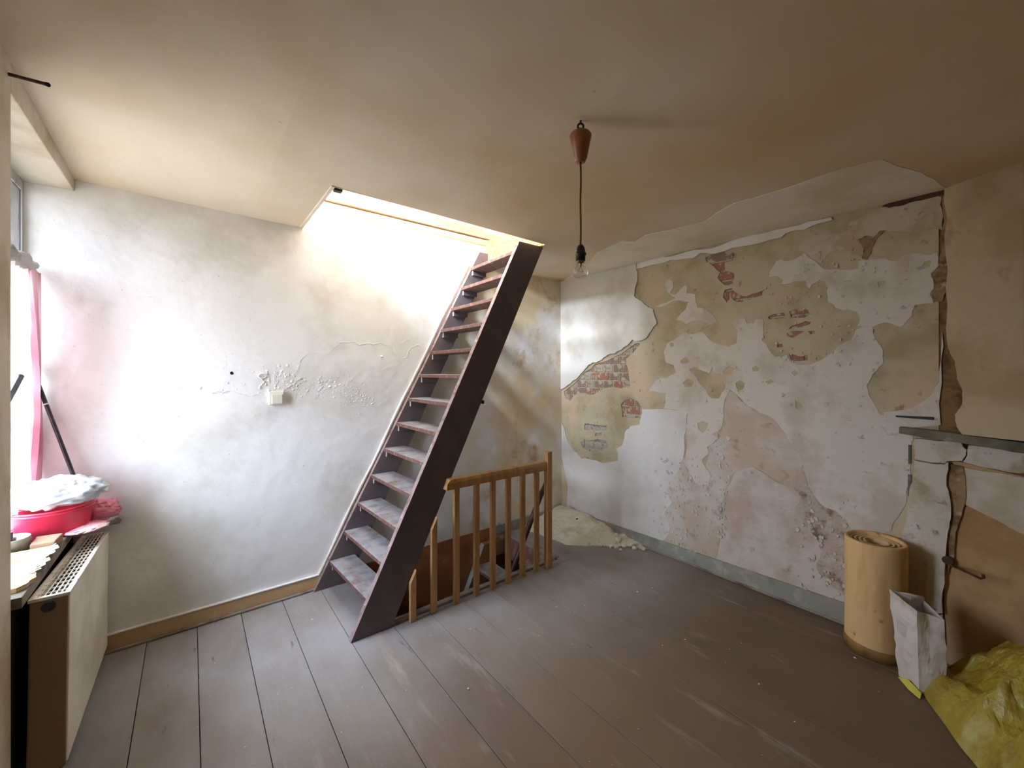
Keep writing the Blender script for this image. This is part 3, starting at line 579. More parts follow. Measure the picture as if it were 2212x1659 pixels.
struct(MB().box((XR + 0.004, YE, 0.0), (XR + 0.02, 0.31, 2.46)).build('wall_chimney_core', M_bare), 'bare brown plaster behind the chimney breast edge')
fp = thing('fireplace', (3.0, 0.2, 0), 'blocked white fireplace surround under a grey mantel shelf', 'fireplace')
XJ = XR - 0.03
def yzp(pts, X): return [(lambda p: Vector((p.y, p.z)))(onX(x, y, X)) for x, y in pts]
def fslab(name, pts, X, th, m, seed, amp=0.05):
    return slab(name, jag(yzp(pts, X), amp, 2, seed), [], lambda p, d: Vector((X + d, p[0], p[1])), th, m, fp)
fslab('mantel_shelf', [(1942, 923), (2000, 929), (2070, 938), (2170, 951), (2300, 968), (2300, 1000), (2212, 979), (2130, 966), (2060, 955), (1990, 945), (1942, 936)], XJ - 0.035, 0.07, M_sooty, 81, 0.02)
fslab('lintel_block', [(1976, 948), (2020, 952), (2074, 953), (2080, 965), (2088, 972), (2086, 984), (2078, 996), (2046, 996), (2040, 1001), (2010, 999), (1976, 992)], XJ, 0.034, M_mantelw, 82)
fslab('lintel_block', [(2092, 962), (2150, 968), (2300, 988), (2300, 1052), (2212, 1022), (2180, 1020), (2140, 1012), (2100, 1003), (2080, 998), (2089, 984)], XJ, 0.034, M_mantelw, 83)
fslab('jamb', [(1974, 994), (2010, 1001), (2040, 1004), (2048, 998), (2044, 1030), (2050, 1070), (2053, 1085), (2051, 1130), (2046, 1160), (2040, 1240), (2036, 1325), (1998, 1330), (2002, 1200), (1990, 1160), (1962, 1085), (1966, 1050), (1973, 1030)], XJ, 0.034, M_mantelw, 84)
fslab('jamb_foot', [(1962, 1088), (1992, 1164), (2004, 1200), (2000, 1330), (2036, 1328), (2034, 1420), (1950, 1390), (1948, 1150)], XJ + 0.012, 0.022, M_damp, 85)
fslab('fire_opening_panel', [(2082, 1010), (2140, 1020), (2212, 1032), (2300, 1060), (2300, 1230), (2212, 1155), (2150, 1122), (2086, 1090)], XR - 0.012, 0.02, M_cream, 86, 0.03)
fslab('fire_opening_back', [(2040, 990), (2300, 1050), (2300, 1600), (2040, 1440)], XR - 0.004, 0.02, M_tan, 87, 0.0)
fslab('crumbled_edge', [(2050, 1002), (2080, 1008), (2084, 1090), (2078, 1110), (2064, 1150), (2062, 1200), (2048, 1240), (2044, 1160), (2052, 1100)], XR - 0.016, 0.014, M_barelt, 88, 0.05)
b = MB(); a = Vector((XR - 0.02, 0.262, 0.515)); b.tube([a, a + Vector((-0.05, -0.05, 0.005)), a + Vector((-0.10, -0.115, 0.003)), a + Vector((-0.105, -0.125, 0.012)), a + Vector((-0.10, -0.122, 0.026))], 0.006, 8)
ck = thing('gas_pipe_stub', (XR - 0.02, 0.262, 0.515), 'rusty bent iron pipe stub sticking out of the fireplace', 'pipe')
b.build('bent_rod', M_rust, ck, smooth=True)
b = MB(); b.tube([a + Vector((0.03, 0.0, 0.02)), a + Vector((-0.012, 0.0, 0.02))], 0.022, 10); b.build('collar', M_rust, ck, bevel=0.003)
b = MB().prism([(XR - 0.012, 0.46, 1.246), (XR - 0.012, 0.315, 1.243), (XR - 0.012, 0.315, 1.259), (XR - 0.012, 0.46, 1.254)], (0.012, 0, 0))
tag(b.build('iron_bar', M_black, bevel=0.002), 'flat black iron bar set in the wall just above the mantel end', 'iron bar')
# soot filled slot beside the jamb
b = MB().box((XR - 0.008, 0.400, 0.82), (XR - 0.002, 0.411, 0.94)).box((XR - 0.008, 0.401, 1.00), (XR - 0.002, 0.410, 1.10)); b.build('open_joint', M_jgrey, fp)

# ------------------------------------------------------------------ upper stair
st = thing('loft_stair', (1.2, 2.68, 0), 'steep dark brown open stair with dusty treads climbing to the hatch', 'stair')
YS0, YS1 = 2.312, 2.350        # near stringer
YW0, YW1 = 2.998, YB - 0.002   # wall stringer
def sx_near(z): return 0.690 + 0.490 * z
def sx_wall(z): return 0.655 + 0.520 * z
WID = 0.235
def stringer(y0, y1, fx, wid, ztop, name, flat_top):
    b = MB()
    pr = [(fx(0), 0), (fx(0) + wid, 0), (fx(ztop) + (wid if flat_top else wid * 0.75), ztop), (fx(ztop) + (0 if flat_top else 0.02), ztop)]
    n = len(pr)
    b.add([(x, y0, z) for x, z in pr] + [(x, y1, z) for x, z in pr], [(0, 1, 2, 3), (7, 6, 5, 4), (0, 4, 5, 1), (1, 5, 6, 2), (2, 6, 7, 3)])
    b.add([(pr[3][0], y0, pr[3][1]), (pr[0][0], y0, pr[0][1]), (pr[0][0], y1, pr[0][1]), (pr[3][0], y1, pr[3][1])], [(0, 1, 2, 3)], 1)
    return b.build(name, [M_string, M_edge], st, bevel=0.002)
stringer(YS0, YS1, sx_near, WID, 2.448, 'stringer', True)
stringer(YW0, YW1, sx_wall, 0.225, 2.545, 'stringer', False)
RISE = 0.1838
for k in range(1, 14):
    zt = RISE * k + 0.003; th = 0.026
    xa, xb = sx_wall(zt) + 0.002, sx_near(zt) + 0.012; dp = 0.170
    b = MB().hexa([(xa, YW0, zt - th), (xa + dp, YW0, zt - th), (xb + dp, YS1, zt - th), (xb, YS1, zt - th), (xa, YW0, zt), (xa + dp, YW0, zt), (xb + dp, YS1, zt), (xb, YS1, zt)])
    b.build('tread', M_tread, st, bevel=0.003)
    x0_, x1_, y0_, y1_, z0_, z1_ = xa + 0.016, xa + 0.15, YW0 - 0.020, YW0 + 0.002, zt - th - 0.040, zt - th
    b = MB().box((x0_ + 0.001, y0_, z0_), (x1_, y1_, z1_)); b.add([(x0_, y0_, z0_), (x0_, y1_, z0_), (x0_, y1_, z1_), (x0_, y0_, z1_)], [(0, 3, 2, 1)], 1); b.build('cleat', [M_string, M_cleat], st)
b = MB(); zb = 1.285; b.tube([(sx_near(zb) + WID - 0.01, (YS0 + YS1) / 2, zb), (sx_near(zb) + WID + 0.018, (YS0 + YS1) / 2, zb)], [0.009, 0.009], 8); b.tube([(sx_near(zb) + WID + 0.018, (YS0 + YS1) / 2, zb), (sx_near(zb) + WID + 0.028, (YS0 + YS1) / 2, zb)], 0.014, 8); b.build('bolt', M_black, st)
# white plaster fillet along the wall stringer
b = MB(); q = [(sx_wall(z) - 0.012 + 0.004 * math.sin(z * 9), z) for z in [0.012 + i * 0.105 for i in range(24)]]
b.tube([(x, YB - 0.004, z) for x, z in q], [0.010 + 0.003 * math.sin(i * 2.3) for i in range(24)], 6); struct(b.build('trim_8', M_thick, smooth=True), 'white plaster fillet along the wall stringer')

# ------------------------------------------------------------------ balustrade
YRL = 2.292
ba = thing('balustrade', (1.6, YRL, 0), 'orange brown pine balustrade beside the stairwell opening', 'balustrade')
def bal_top(x): return min(0.79, (x + 0.02 - (0.690 + WID)) / 0.490 - 0.012)
for x in (1.045, 1.185, 1.345, 1.500, 1.634, 1.768, 1.900, 2.036):
    t0, t1 = bal_top(x - 0.020), bal_top(x + 0.016)
    tl_, tr_ = (t0, t1) if t1 < 0.78 else (0.79, 0.79)
    x0, x1, y0, y1 = x - 0.019, x + 0.019, YRL - 0.014, YRL + 0.012
    b = MB().hexa([(x0, y0, 0.0), (x1, y0, 0.0), (x1, y1, 0.0), (x0, y1, 0.0), (x0, y0, tl_), (x1, y0, tr_), (x1, y1, tr_), (x0, y1, tl_)]); b.build('baluster', M_pine, ba, bevel=0.003)
b = MB(); prf = [(-0.026, 0.745), (0.026, 0.745), (0.030, 0.79), (0.024, 0.812), (-0.024, 0.812), (-0.030, 0.79)]
xl, xr = 1.262, 2.125
b.prism([(xl + (0.035 if z < 0.76 else 0.012 if z < 0.8 else 0.035), YRL + y, z) for y, z in prf], (0, 0, 0.0001)) if False else None
L0 = [(xl + (0.0 if z < 0.80 else 0.028), YRL + y, z) for y, z in prf]; L1 = [(xr, YRL + y, z) for y, z in prf]
b.add(L0 + L1, [tuple(range(6)), tuple(range(11, 5, -1))] + [(i, (i + 1) % 6, 6 + (i + 1) % 6, 6 + i) for i in range(6)])
b.build('handrail', M_pine, ba, bevel=0.005)
MB().box((2.122, YRL - 0.034, 0.0), (2.168, YRL + 0.012, 0.885)).build('newel_post', M_pine, ba, bevel=0.004)

# ------------------------------------------------------------------ lower stair inside the well
ls = thing('lower_stair', (1.7, 2.7, -1.2), 'dim lower stair dropping through the floor behind the balustrade', 'stair')
def lx(z): return 2.005 + 0.47 * z
for y0, y1, nm, mt in ((2.975, 3.028, 'stringer', mat('tan_stair_paint', (150, 104, 60), [((120, 78, 44), 6, 5, 0.5, 0.66)], 0.6)), (2.36, 2.40, 'stringer', M_hand)):
    b = MB(); pr = [(lx(-2.69), -2.69), (lx(-2.69) + 0.2, -2.69), (lx(-0.03) + 0.24, -0.03), (lx(-0.03) + 0.04, -0.03)]
    b.add([(x, y0, z) for x, z in pr] + [(x, y1, z) for x, z in pr], [(0, 1, 2, 3), (7, 6, 5, 4), (0, 4, 5, 1), (1, 5, 6, 2), (2, 6, 7, 3)])
    b.add([(pr[3][0], y0, pr[3][1]), (pr[0][0], y0, pr[0][1]), (pr[0][0], y1, pr[0][1]), (pr[3][0], y1, pr[3][1])], [(0, 1, 2, 3)], 1)
    b.build(nm, [mt, M_frame], ls, bevel=0.002)
for k in range(1, 14):
    zt = -RISE * k - 0.01; b = MB().box((lx(zt) + 0.012, 2.40, zt - 0.026), (lx(zt) + 0.19, 2.975, zt)); b.build('tread', M_tread, ls, bevel=0.003)
b = MB(); b.tube([(2.245, 2.405, 0.60), (2.18, 2.41, 0.50), (2.0, 2.42, 0.16), (1.80, 2.43, -0.24), (1.4, 2.43, -1.04)], 0.021, 10); b.build('handrail', M_hand, ls, smooth=True)
b = MB(); b.tube([(2.245, 2.405, 0.60), (2.20, 2.32, 0.60), (2.16, 2.30, 0.60)], 0.012, 8); b.build('rail_bracket', M_hand, ls, smooth=True)
# slim post at the head of the lower stair, seen between the balusters
b = MB(); q = onY(1070, 1128, 2.98); b.tube([(2.15, 2.99, -0.3), (2.15, 2.99, 0.085), (2.17, 2.99, 0.105), (2.21, 2.99, 0.11)], 0.012, 8); b.build('end_bead', M_frame, ls, smooth=True)

# ------------------------------------------------------------------ rubble in the corner
def smooth01(t): t = max(0, min(1, t)); return t * t * (3 - 2 * t)
b = MB(); nx, ny = 46, 50; x0, x1, y0, y1 = 2.42, 3.033, 1.92, 3.026
hgt = {}
def rub_h(x, y):
    e = min(1, (x - 2.46 + 0.05 * noise.noise(Vector((x * 6, y * 6, 1)))) / 0.22) if x < 2.7 else 1
    d = min(1, max(0, (y - 1.95 - (XR - x) * 0.95 + 0.06 * noise.noise(Vector((x * 9, y * 9, 3)))) / 0.22))
    h = (0.035 + 0.075 * smooth01((x - 2.62) / 0.4) * smooth01((y - 2.2) / 0.5)) * smooth01(e) * smooth01(d)
    return h + (0.018 * noise.fractal(Vector((x * 12, y * 12, 0)), 1.0, 2.0, 5) * smooth01(d) * smooth01(e)) - 0.004
vs = []; fs = []
for i in range(nx):
    for jj in range(ny):
        x = x0 + (x1 - x0) * i / (nx - 1); y = y0 + (y1 - y0) * jj / (ny - 1); vs.append((x, y, rub_h(x, y)))
for i in range(nx - 1):
    for jj in range(ny - 1):
        q = (i * ny + jj, (i + 1) * ny + jj, (i + 1) * ny + jj + 1, i * ny + jj + 1)
        if max(vs[k][2] for k in q) > 0.0008: fs.append(q)
b.add(vs, fs); o = b.build('plaster_rubble', M_rub, smooth=True, fixn=False); tag(o, 'heap of pale plaster dust and rubble in the corner by the stairwell', 'rubble', kind='stuff')
def chunk(loc, r, seed, m, name, parent=None):
    rr = random.Random(seed); bm = bmesh.new(); bmesh.ops.create_icosphere(bm, subdivisions=1, radius=r)
    for v in bm.verts: v.co *= rr.uniform(0.6, 1.15); v.co.z *= 0.7
    me = bpy.data.meshes.new(name); bm.to_mesh(me); bm.free(); me.materials.append(m)
    o = bpy.data.objects.new(name, me); COL.objects.link(o); o.location = loc; o.rotation_euler = (rr.uniform(0, .4), rr.uniform(0, .4), rr.uniform(0, 6))
    return o
cr_ = random.Random(21)
for i, (x, y, r) in enumerate([(2.93, 2.06, 0.026), (2.96, 2.10, 0.034), (2.90, 2.14, 0.028), (2.84, 2.18, 0.036), (2.80, 2.20, 0.024), (2.87, 2.22, 0.022), (2.76, 2.28, 0.026), (2.92, 2.22, 0.03), (2.70, 2.36, 0.02), (2.97, 2.0, 0.02), (2.82, 2.12, 0.018), (2.98, 2.28, 0.022)]):
    o = chunk((x, y, max(0, rub_h(x, y)) + r * 0.35), r, 90 + i, M_rub, 'plaster_chunk')
    tag(o, 'small pale plaster chunk lying on the rubble heap in the corner', 'plaster chunk', 'plaster chunks on the rubble heap')
o = chunk(tuple(onZ(1246, 1125, 0.07)), 0.012, 130, M_black, 'dark_stone'); o.location.z = rub_h(o.location.x, o.location.y) + 0.006
tag(o, 'small dark pebble lying on the pale rubble near the wall corner', 'pebble')
# specks of plaster scattered on the boards: nobody could count them
b = MB()
for _ in range(110):
    x = cr_.uniform(-0.1, 2.9); y = cr_.uniform(0.3, 2.3) if cr_.random() < .6 else cr_.uniform(1.5, 2.9)
    if (x > SX0 - 0.3 and y > SY0 - 0.12) or x < -0.2: continue
    r = cr_.uniform(0.0015, 0.004) if cr_.random() < .88 else cr_.uniform(0.004, 0.008); n = 5; a0 = cr_.uniform(0, 6)
    ring = [(x + r * cr_.uniform(.6, 1.2) * math.cos(a0 + 2 * PI * k / n), y + r * cr_.uniform(.6, 1.2) * math.sin(a0 + 2 * PI * k / n), 0.0012) for k in range(n)]
    b.add(ring + [(x, y, 0.0012 + r * 0.7)], [(k, (k + 1) % n, n) for k in range(n)] + [tuple(range(n - 1, -1, -1))])
tag(b.build('plaster_crumbs', M_rub), 'tiny white plaster crumbs scattered over the grey floorboards', 'crumbs', kind='stuff')

# ------------------------------------------------------------------ pendant lamp
LX, LY = 1.174, 1.067; LZ = zc(LX, LY); LDEP = LX * FW[0] + LY * FW[1]
def lz(y): return EYE + (CY - y) / FPX * LDEP
pl = thing('pendant_lamp', (LX, LY, LZ), 'bare clear bulb on a brown cord under a brown ceiling cup', 'lamp')
b = MB(); b.tube([(LX, LY, LZ + 0.004), (LX, LY, LZ - 0.012)], 0.004, 8)
ring = [(LX + 0.011 * RT[0] * math.cos(a), LY + 0.011 * RT[1] * math.cos(a), LZ - 0.022 + 0.011 * math.sin(a)) for a in [2 * PI * k / 14 for k in range(15)]]
b.tube(ring, 0.0042, 7, cap=False); b.build('ceiling_hook', M_rust, pl, smooth=True)
zt_, zb_ = lz(286), lz(349)
b = MB().lathe([(0.004, zt_ + 0.006), (0.014, zt_ + 0.006), (0.018, zt_ + 0.001), (0.036, zt_ - 0.004), (0.042, zt_ - 0.013), (0.040, zt_ - 0.022), (0.024, zb_ + 0.010), (0.019, zb_ + 0.004), (0.019, zb_ - 0.002), (0.004, zb_ - 0.002)], (LX, LY, 0), 32); b.build('ceiling_cup', M_cup, pl, smooth=True)
b = MB(); b.tube([(LX, LY, zt_ + 0.016), (LX, LY, zt_)], 0.005, 8); b.build('cup_stem', M_rust, pl)
b = MB(); zs = [lz(349) + (lz(531) - lz(349)) * i / 10 for i in range(11)]
b.tube([(LX + 0.0015 * math.sin(i * 1.1), LY + 0.001 * math.cos(i), z) for i, z in enumerate(zs)], 0.0036, 8); b.build('cord', M_cord, pl, smooth=True)
h0, h1 = lz(529), lz(564)
b = MB().lathe([(0.003, h0 + 0.001), (0.008, h0), (0.015, h0 - 0.010), (0.018, h0 - 0.022), (0.0185, h0 - 0.03), (0.022, h0 - 0.032), (0.022, h0 - 0.040), (0.0185, h0 - 0.042), (0.018, h1), (0.012, h1)], (LX, LY, 0), 24); b.build('socket', M_sock, pl, smooth=True)
g1 = lz(601)
b = MB().lathe([(0.0145, h1 + 0.004), (0.0148, h1 - 0.008), (0.018, h1 - 0.020), (0.026, h1 - 0.031), (0.0295, h1 - 0.042), (0.028, h1 - 0.053), (0.020, h1 - 0.062), (0.010, g1 + 0.001), (0.0005, g1)], (LX, LY, 0), 28)
bu = b.build('bulb', M_bulb, pl, smooth=True)
b = MB(); b.tube([(LX, LY, h1), (LX, LY, h1 - 0.022)], [0.006, 0.003], 8)
b.tube([(LX, LY, h1 - 0.02), (LX - 0.012, LY, h1 - 0.038)], 0.0008, 5); b.tube([(LX, LY, h1 - 0.02), (LX + 0.012, LY, h1 - 0.038)], 0.0008, 5)
b.tube([(LX - 0.012 + 0.024 * k / 10, LY + 0.002 * math.sin(k * 2.2), h1 - 0.038 - 0.003 * math.sin(PI * k / 10)) for k in range(11)], 0.0008, 5); b.build('filament', M_brass, bu, smooth=True)
b = MB().lathe([(0.0142, h1 + 0.002), (0.0142, h1 - 0.006), (0.010, h1 - 0.006)], (LX, LY, 0), 20); b.build('screw_collar', M_brass, bu, smooth=True)

# ------------------------------------------------------------------ stair wall: switch, peeled paint
sw = thing('light_switch', (0.437, YB, 1.32), 'square ivory light switch on the flaking white wall', 'light switch')
MB().box((0.395, YB - 0.030, 1.279), (0.478, YB, 1.365)).build('switch_box', M_switch, sw, bevel=0.004)
MB().box((0.408, YB - 0.040, 1.286), (0.470, YB - 0.028, 1.348)).build('rocker', M_switch, sw, bevel=0.004)
b = MB()
def ridge(px, r, seed, out=0.003):
    p = [onY(x, y, YB) for x, y in px]; q = jag([Vector((v.x, v.z)) for v in p], 0.20, 3, seed, closed=False); rr = random.Random(seed)
    b.tube([(v.x, YB - out * rr.uniform(-0.3, 0.8), v.y) for v in q], [r * 0.62 * rr.uniform(0.15, 1.3) for _ in q], 5)
ridge([(640, 800), (648, 785), (654, 772), (690, 764), (714, 760), (720, 752), (735, 740), (790, 742), (850, 750), (860, 768), (880, 770), (890, 748), (905, 745), (912, 756)], 0.0035, 1)
ridge([(458, 850), (480, 849), (520, 851), (560, 850), (578, 853)], 0.004, 2, 0.006)
ridge([(866, 740), (880, 732), (890, 736)], 0.003, 3); ridge([(385, 843), (392, 836)], 0.003, 4)
ridge([(590, 800), (600, 815), (596, 830)], 0.004, 5); ridge([(560, 840), (570, 826), (566, 815)], 0.008, 6, 0.008)
ridge([(620, 838), (640, 822), (650, 815)], 0.008, 7, 0.01); ridge([(640, 990), (620, 1000)], 0.002, 8); ridge([(600, 815), (612, 800), (606, 790)], 0.006, 9)
ridge([(320, 642), (326, 640), (334, 655)], 0.0025, 10); ridge([(215, 668), (225, 664)], 0.0025, 11); ridge([(490, 915), (540, 905), (565, 890)], 0.0018, 12)
rr = random.Random(33)
def blis(x, y, s):
    p = onY(x, y, YB); n = 6; a0 = rr.uniform(0, 6)
    ring = [(p.x + s * rr.uniform(.6, 1.2) * math.cos(a0 + 2 * PI * k / n), YB - 0.001, p.z + s * rr.uniform(.6, 1.2) * math.sin(a0 + 2 * PI * k / n)) for k in range(n)]
    b.add(ring + [(p.x, YB - s * rr.uniform(0.2, 0.6), p.z + s * rr.uniform(-.4, .4))], [(k, (k + 1) % n, n) for k in range(n)])
for _ in range(150): blis(rr.gauss(690, 62), rr.gauss(832, 14), rr.uniform(0.003, 0.010))
for _ in range(70): blis(rr.gauss(610, 22), rr.gauss(815, 18), rr.uniform(0.004, 0.013))
for _ in range(110): blis(rr.gauss(770, 22), rr.gauss(858, 14), rr.uniform(0.003, 0.009))
for _ in range(30): blis(rr.uniform(480, 620), rr.uniform(770, 850), rr.uniform(0.003, 0.010))
for _ in range(45): blis(rr.uniform(830, 920), rr.uniform(760, 1000) , rr.uniform(0.002, 0.006))
for _ in range(60): blis(rr.uniform(200, 640), rr.uniform(560, 1150), rr.uniform(0.002, 0.005))
for x, y, s in ((825, 770, 0.014), (432, 838, 0.013), (712, 835, 0.016)): blis(x, y, s)
tag(b.build('peeled_ridges', M_wallback, wall_back), kind='stuff')
# curled flake above the switch and a small drilled hole
b = MB(); p = onY(567, 812, YB); b.tube([(p.x + 0.022 * math.cos(a) , YB - 0.008 - 0.004 * math.sin(a), p.z + 0.015 * math.sin(a)) for a in [0.3 + 5.6 * k / 12 for k in range(13)]], 0.0045, 6); b.build('curled_flake', M_wallback, wall_back, smooth=True)
b = MB(); p = onY(501, 806, YB); b.tube([(p.x, YB + 0.01, p.z), (p.x, YB - 0.0008, p.z)], 0.0105, 10); b.build('drill_hole', M_dark, wall_back)
b = MB(); p = onY(255, 1122, 3.02); pi_ = thing('pipe_stub', (p.x, 3.02, p.z), 'short grey pipe stub coming out of the wall beside the pink bag', 'pipe')
b.tube([(p.x, YB + 0.01, p.z), (p.x, YB - 0.05, p.z)], 0.016, 12); b.build('pipe_body', M_tin, pi_, smooth=False); b = MB(); b.tube([(p.x - 0.045, YB - 0.05, p.z - 0.005), (p.x + 0.012, YB - 0.05, p.z)], [0.013, 0.016], 12); b.build('elbow', M_tin, pi_)

# ------------------------------------------------------------------ window niche
struct(MB().box((XW - 0.03, 2.104, 0.0), (-0.475, YB - 0.002, 0.699)).build('niche_shade', M_dark), 'black block painting in the shade behind the radiator')  # added block, near black in place of the shade inside the niche
wf = MB()
WY0, WY1, WZ0, WZ1 = 2.10, YB - 0.002, 0.735, 2.425
for lo, hi in (((XW - 0.03, WY0, WZ0), (XW + 0.02, WY0 + 0.05, WZ1)), ((XW - 0.03, WY1 - 0.022, WZ0), (XW + 0.02, WY1, WZ1)), ((XW - 0.03, WY0 + 0.05, WZ0), (XW + 0.02, WY1 - 0.022, WZ0 + 0.05)), ((XW - 0.03, WY0 + 0.05, WZ1 - 0.05), (XW + 0.02, WY1 - 0.022, WZ1))): wf.box(lo, hi)
win = struct(wf.build('window_1', M_frame, bevel=0.003), 'grey framed window in the niche')
MB().box((XW - 0.02, WY0 + 0.05, 1.97), (XW + 0.012, WY1 - 0.022, 2.015)).build('transom', M_frame, win, bevel=0.003)
MB().box((XW - 0.02, 2.55, WZ0 + 0.05), (XW + 0.012, 2.59, 1.97)).build('mullion', M_frame, win, bevel=0.003)
for lo, hi in (((2.15, 0.785), (2.55, 1.97)), ((2.59, 0.785), (WY1 - 0.022, 1.97)), ((2.15, 2.015), (WY1 - 0.022, 2.375))):
    xp = XW - 0.008 if hi[1] < 2 else XW + 0.010
    MB().box((xp, lo[0], lo[1]), (xp + 0.004, hi[0], hi[1])).build('pane', M_dim if hi[1] < 2 else M_dim2, win)
struct(MB().box((XW - 0.03, 2.10, 0.70), (-0.446, YB - 0.001, 0.738)).build('sill_1', M_sill, bevel=0.003), 'dark window sill with a pale worn edge')
# net curtain gathered at the far side of the window
cu = thing('net_curtain', (XW + 0.04, 2.95, 1.98), 'pink and white net curtain hung at the far side of the window', 'curtain')
b = MB(); nz, ny2 = 26, 44; vs = []; fs = []
for i in range(nz):
    tz = i / (nz - 1); z = 1.985 - 1.12 * tz
    wdt = 0.30 - 0.03 * tz
    for k in range(ny2):
        ty = k / (ny2 - 1); vs.append((XW + 0.050 + 0.012 * math.sin(ty * 30 + 1.3 * math.sin(tz * 4)) + 0.008 * noise.noise(Vector((ty * 3, tz * 6, 0))), 3.012 - 0.018 * math.sin(tz * 5.5 + 0.6) - wdt * (1 - ty), z))
for i in range(nz - 1):
    for k in range(ny2 - 1): fs.append((i * ny2 + k, (i + 1) * ny2 + k, (i + 1) * ny2 + k + 1, i * ny2 + k + 1))
b.add(vs, fs); b.build('net', M_net, cu, smooth=True, fixn=False)
b = MB()
for k in range(3): b.tube([(XW + 0.048 + 0.006 * k, 2.66 + 0.068 * q_, 2.0 + 0.012 * math.sin(q_ * 2.1 + k) + 0.014 * (k - 1)) for q_ in range(6)], [0.02 + 0.006 * math.sin(q_ * 1.7 + k * 2) for q_ in range(6)], 8)
b.build('gathered_heading', M_frame, cu, smooth=True)
b = MB(); vs = []; fs = []
for i in range(24):
    tz = i / 23; z = 1.978 - 1.11 * tz; pts_ = [(XW + 0.070 + 0.016 * math.sin(k * 1.7 + tz * 3), 3.018 - 0.016 * math.sin(tz * 5.5 + 0.6) - 0.10 * (1 - 0.55 * math.sin(tz * PI * 1.0)) * (1 - k / 9), z) for k in range(10)]
    vs += pts_
for i in range(23):
    for k in range(9): fs.append((i * 10 + k, (i + 1) * 10 + k, (i + 1) * 10 + k + 1, i * 10 + k + 1))
b.add(vs, fs); b.build('pink_edge_fold', M_net2, cu, smooth=True, fixn=False)
# poles
p0, p1 = onY(50, 745, 3.026), onY(157, 1022, 2.965); d = (p1 - p0); p2 = p0 + d * ((p0.z - 0.742) / (p0.z - p1.z))
b = MB(); b.tube([p0, p2], 0.0085, 10); po = tag(b.build('black_pole', M_black), 'slim black pole leaning on the white wall behind the plastic bag', 'pole')
b = MB(); q = p0 + d * 0.45 ; b.tube([q, q + d.normalized() * 0.006], 0.0098, 10); b.build('white_ring', M_switch, po)
a_, c_ = onX(44, 813, XW + 0.075), onX(8, 880, XW + 0.075); b = MB(); b.tube([a_, c_, a_ + (c_ - a_) * 2.9], 0.012, 8); e_ = a_ + (c_ - a_) * 2.9
tag(b.build('short_stick', M_black), 'dark stick leaning in front of the net curtain', 'stick')
# curtain rod bracket on the pier
b = MB(); r0, r1 = Vector((XL - 0.01, 2.085, 2.478)), onZ(104, 183, 2.425); b.tube([r0, r0 + (r1 - r0) * 0.9, r1], [0.0055, 0.0055, 0.007], 8)
tag(b.build('iron_spike', M_rust), 'thin rusty iron spike sticking out of the pier under the ceiling', 'iron spike')

# ------------------------------------------------------------------ radiator
RL = 0.885
tilt = math.atan2(0.648 - 0.703, 3.0 - 2.12)
ra = thing('radiator', (-0.345, 2.122, 0.0), 'cream panel radiator with a white grille top under the window', 'radiator', rot=(tilt, 0, 0))
def rb(lo, hi, name, m, bev=0.004, par=None): return MB().box(lo, hi).build(name, m, par or ra, bevel=bev, local=True)
zt_ = 0.700; zb_ = 0.105
rb((-0.014, 0.0, zb_), (0.0, RL, zt_ - 0.004), 'front_panel', M_rad, 0.006)
rb((-0.098, 0.0, zb_), (-0.084, RL, zt_ - 0.004), 'back_panel', M_rad)
rb((-0.098, -0.006, zb_ - 0.01), (-0.004, 0.002, zt_ - 0.012), 'side_panel', M_radside); rb((-0.098, RL - 0.002, zb_), (-0.004, RL + 0.006, zt_ - 0.012), 'side_panel', M_radside)
b = MB()
for lo, hi in (((-0.102, -0.008, zt_ - 0.012), (0.002, 0.010, zt_)), ((-0.102, RL - 0.008, zt_ - 0.012), (0.002, RL + 0.008, zt_)), ((-0.014, 0.010, zt_ - 0.010), (0.002, RL - 0.008, zt_)), ((-0.102, 0.010, zt_ - 0.010), (-0.092, RL - 0.008, zt_))): b.box(lo, hi)
gr = b.build('top_grille', M_grille, ra, bevel=0.002, local=True)
b = MB()
for k in range(1, 18): y = RL * k / 18; b.box((-0.094, y - 0.0018, zt_ - 0.008), (-0.012, y + 0.0018, zt_ - 0.003))
for k in range(1, 6): x = -0.094 + 0.082 * k / 6; b.box((x - 0.0016, 0.008, zt_ - 0.008), (x + 0.0016, RL - 0.006, zt_ - 0.004))
b.build('grille_bars', M_grille, gr, local=True)
rb((-0.084, 0.004, zt_ - 0.06), (-0.014, RL - 0.004, zt_ - 0.03), 'grille_shade_plate', M_dark, 0)  # added dark plate, paints in the shade below the grille bars
b = MB(); b.tube([(-0.052, -0.016, zt_ - 0.035), (-0.052, 0.0, zt_ - 0.035)], [0.017, 0.02], 12); b.build('bleed_plug', M_black, ra, local=True)
b = MB(); b.tube([(-0.03, RL + 0.0, 0.15), (-0.02, RL + 0.012, 0.12), (-0.02, RL + 0.014, 0.01)], 0.013, 10); b.build('feed_pipe', M_black, ra, smooth=True, local=True)
for y in (0.12, RL - 0.12): rb((-0.085, y, 0.02), (-0.03, y + 0.03, zb_ + 0.06), 'foot', M_black)

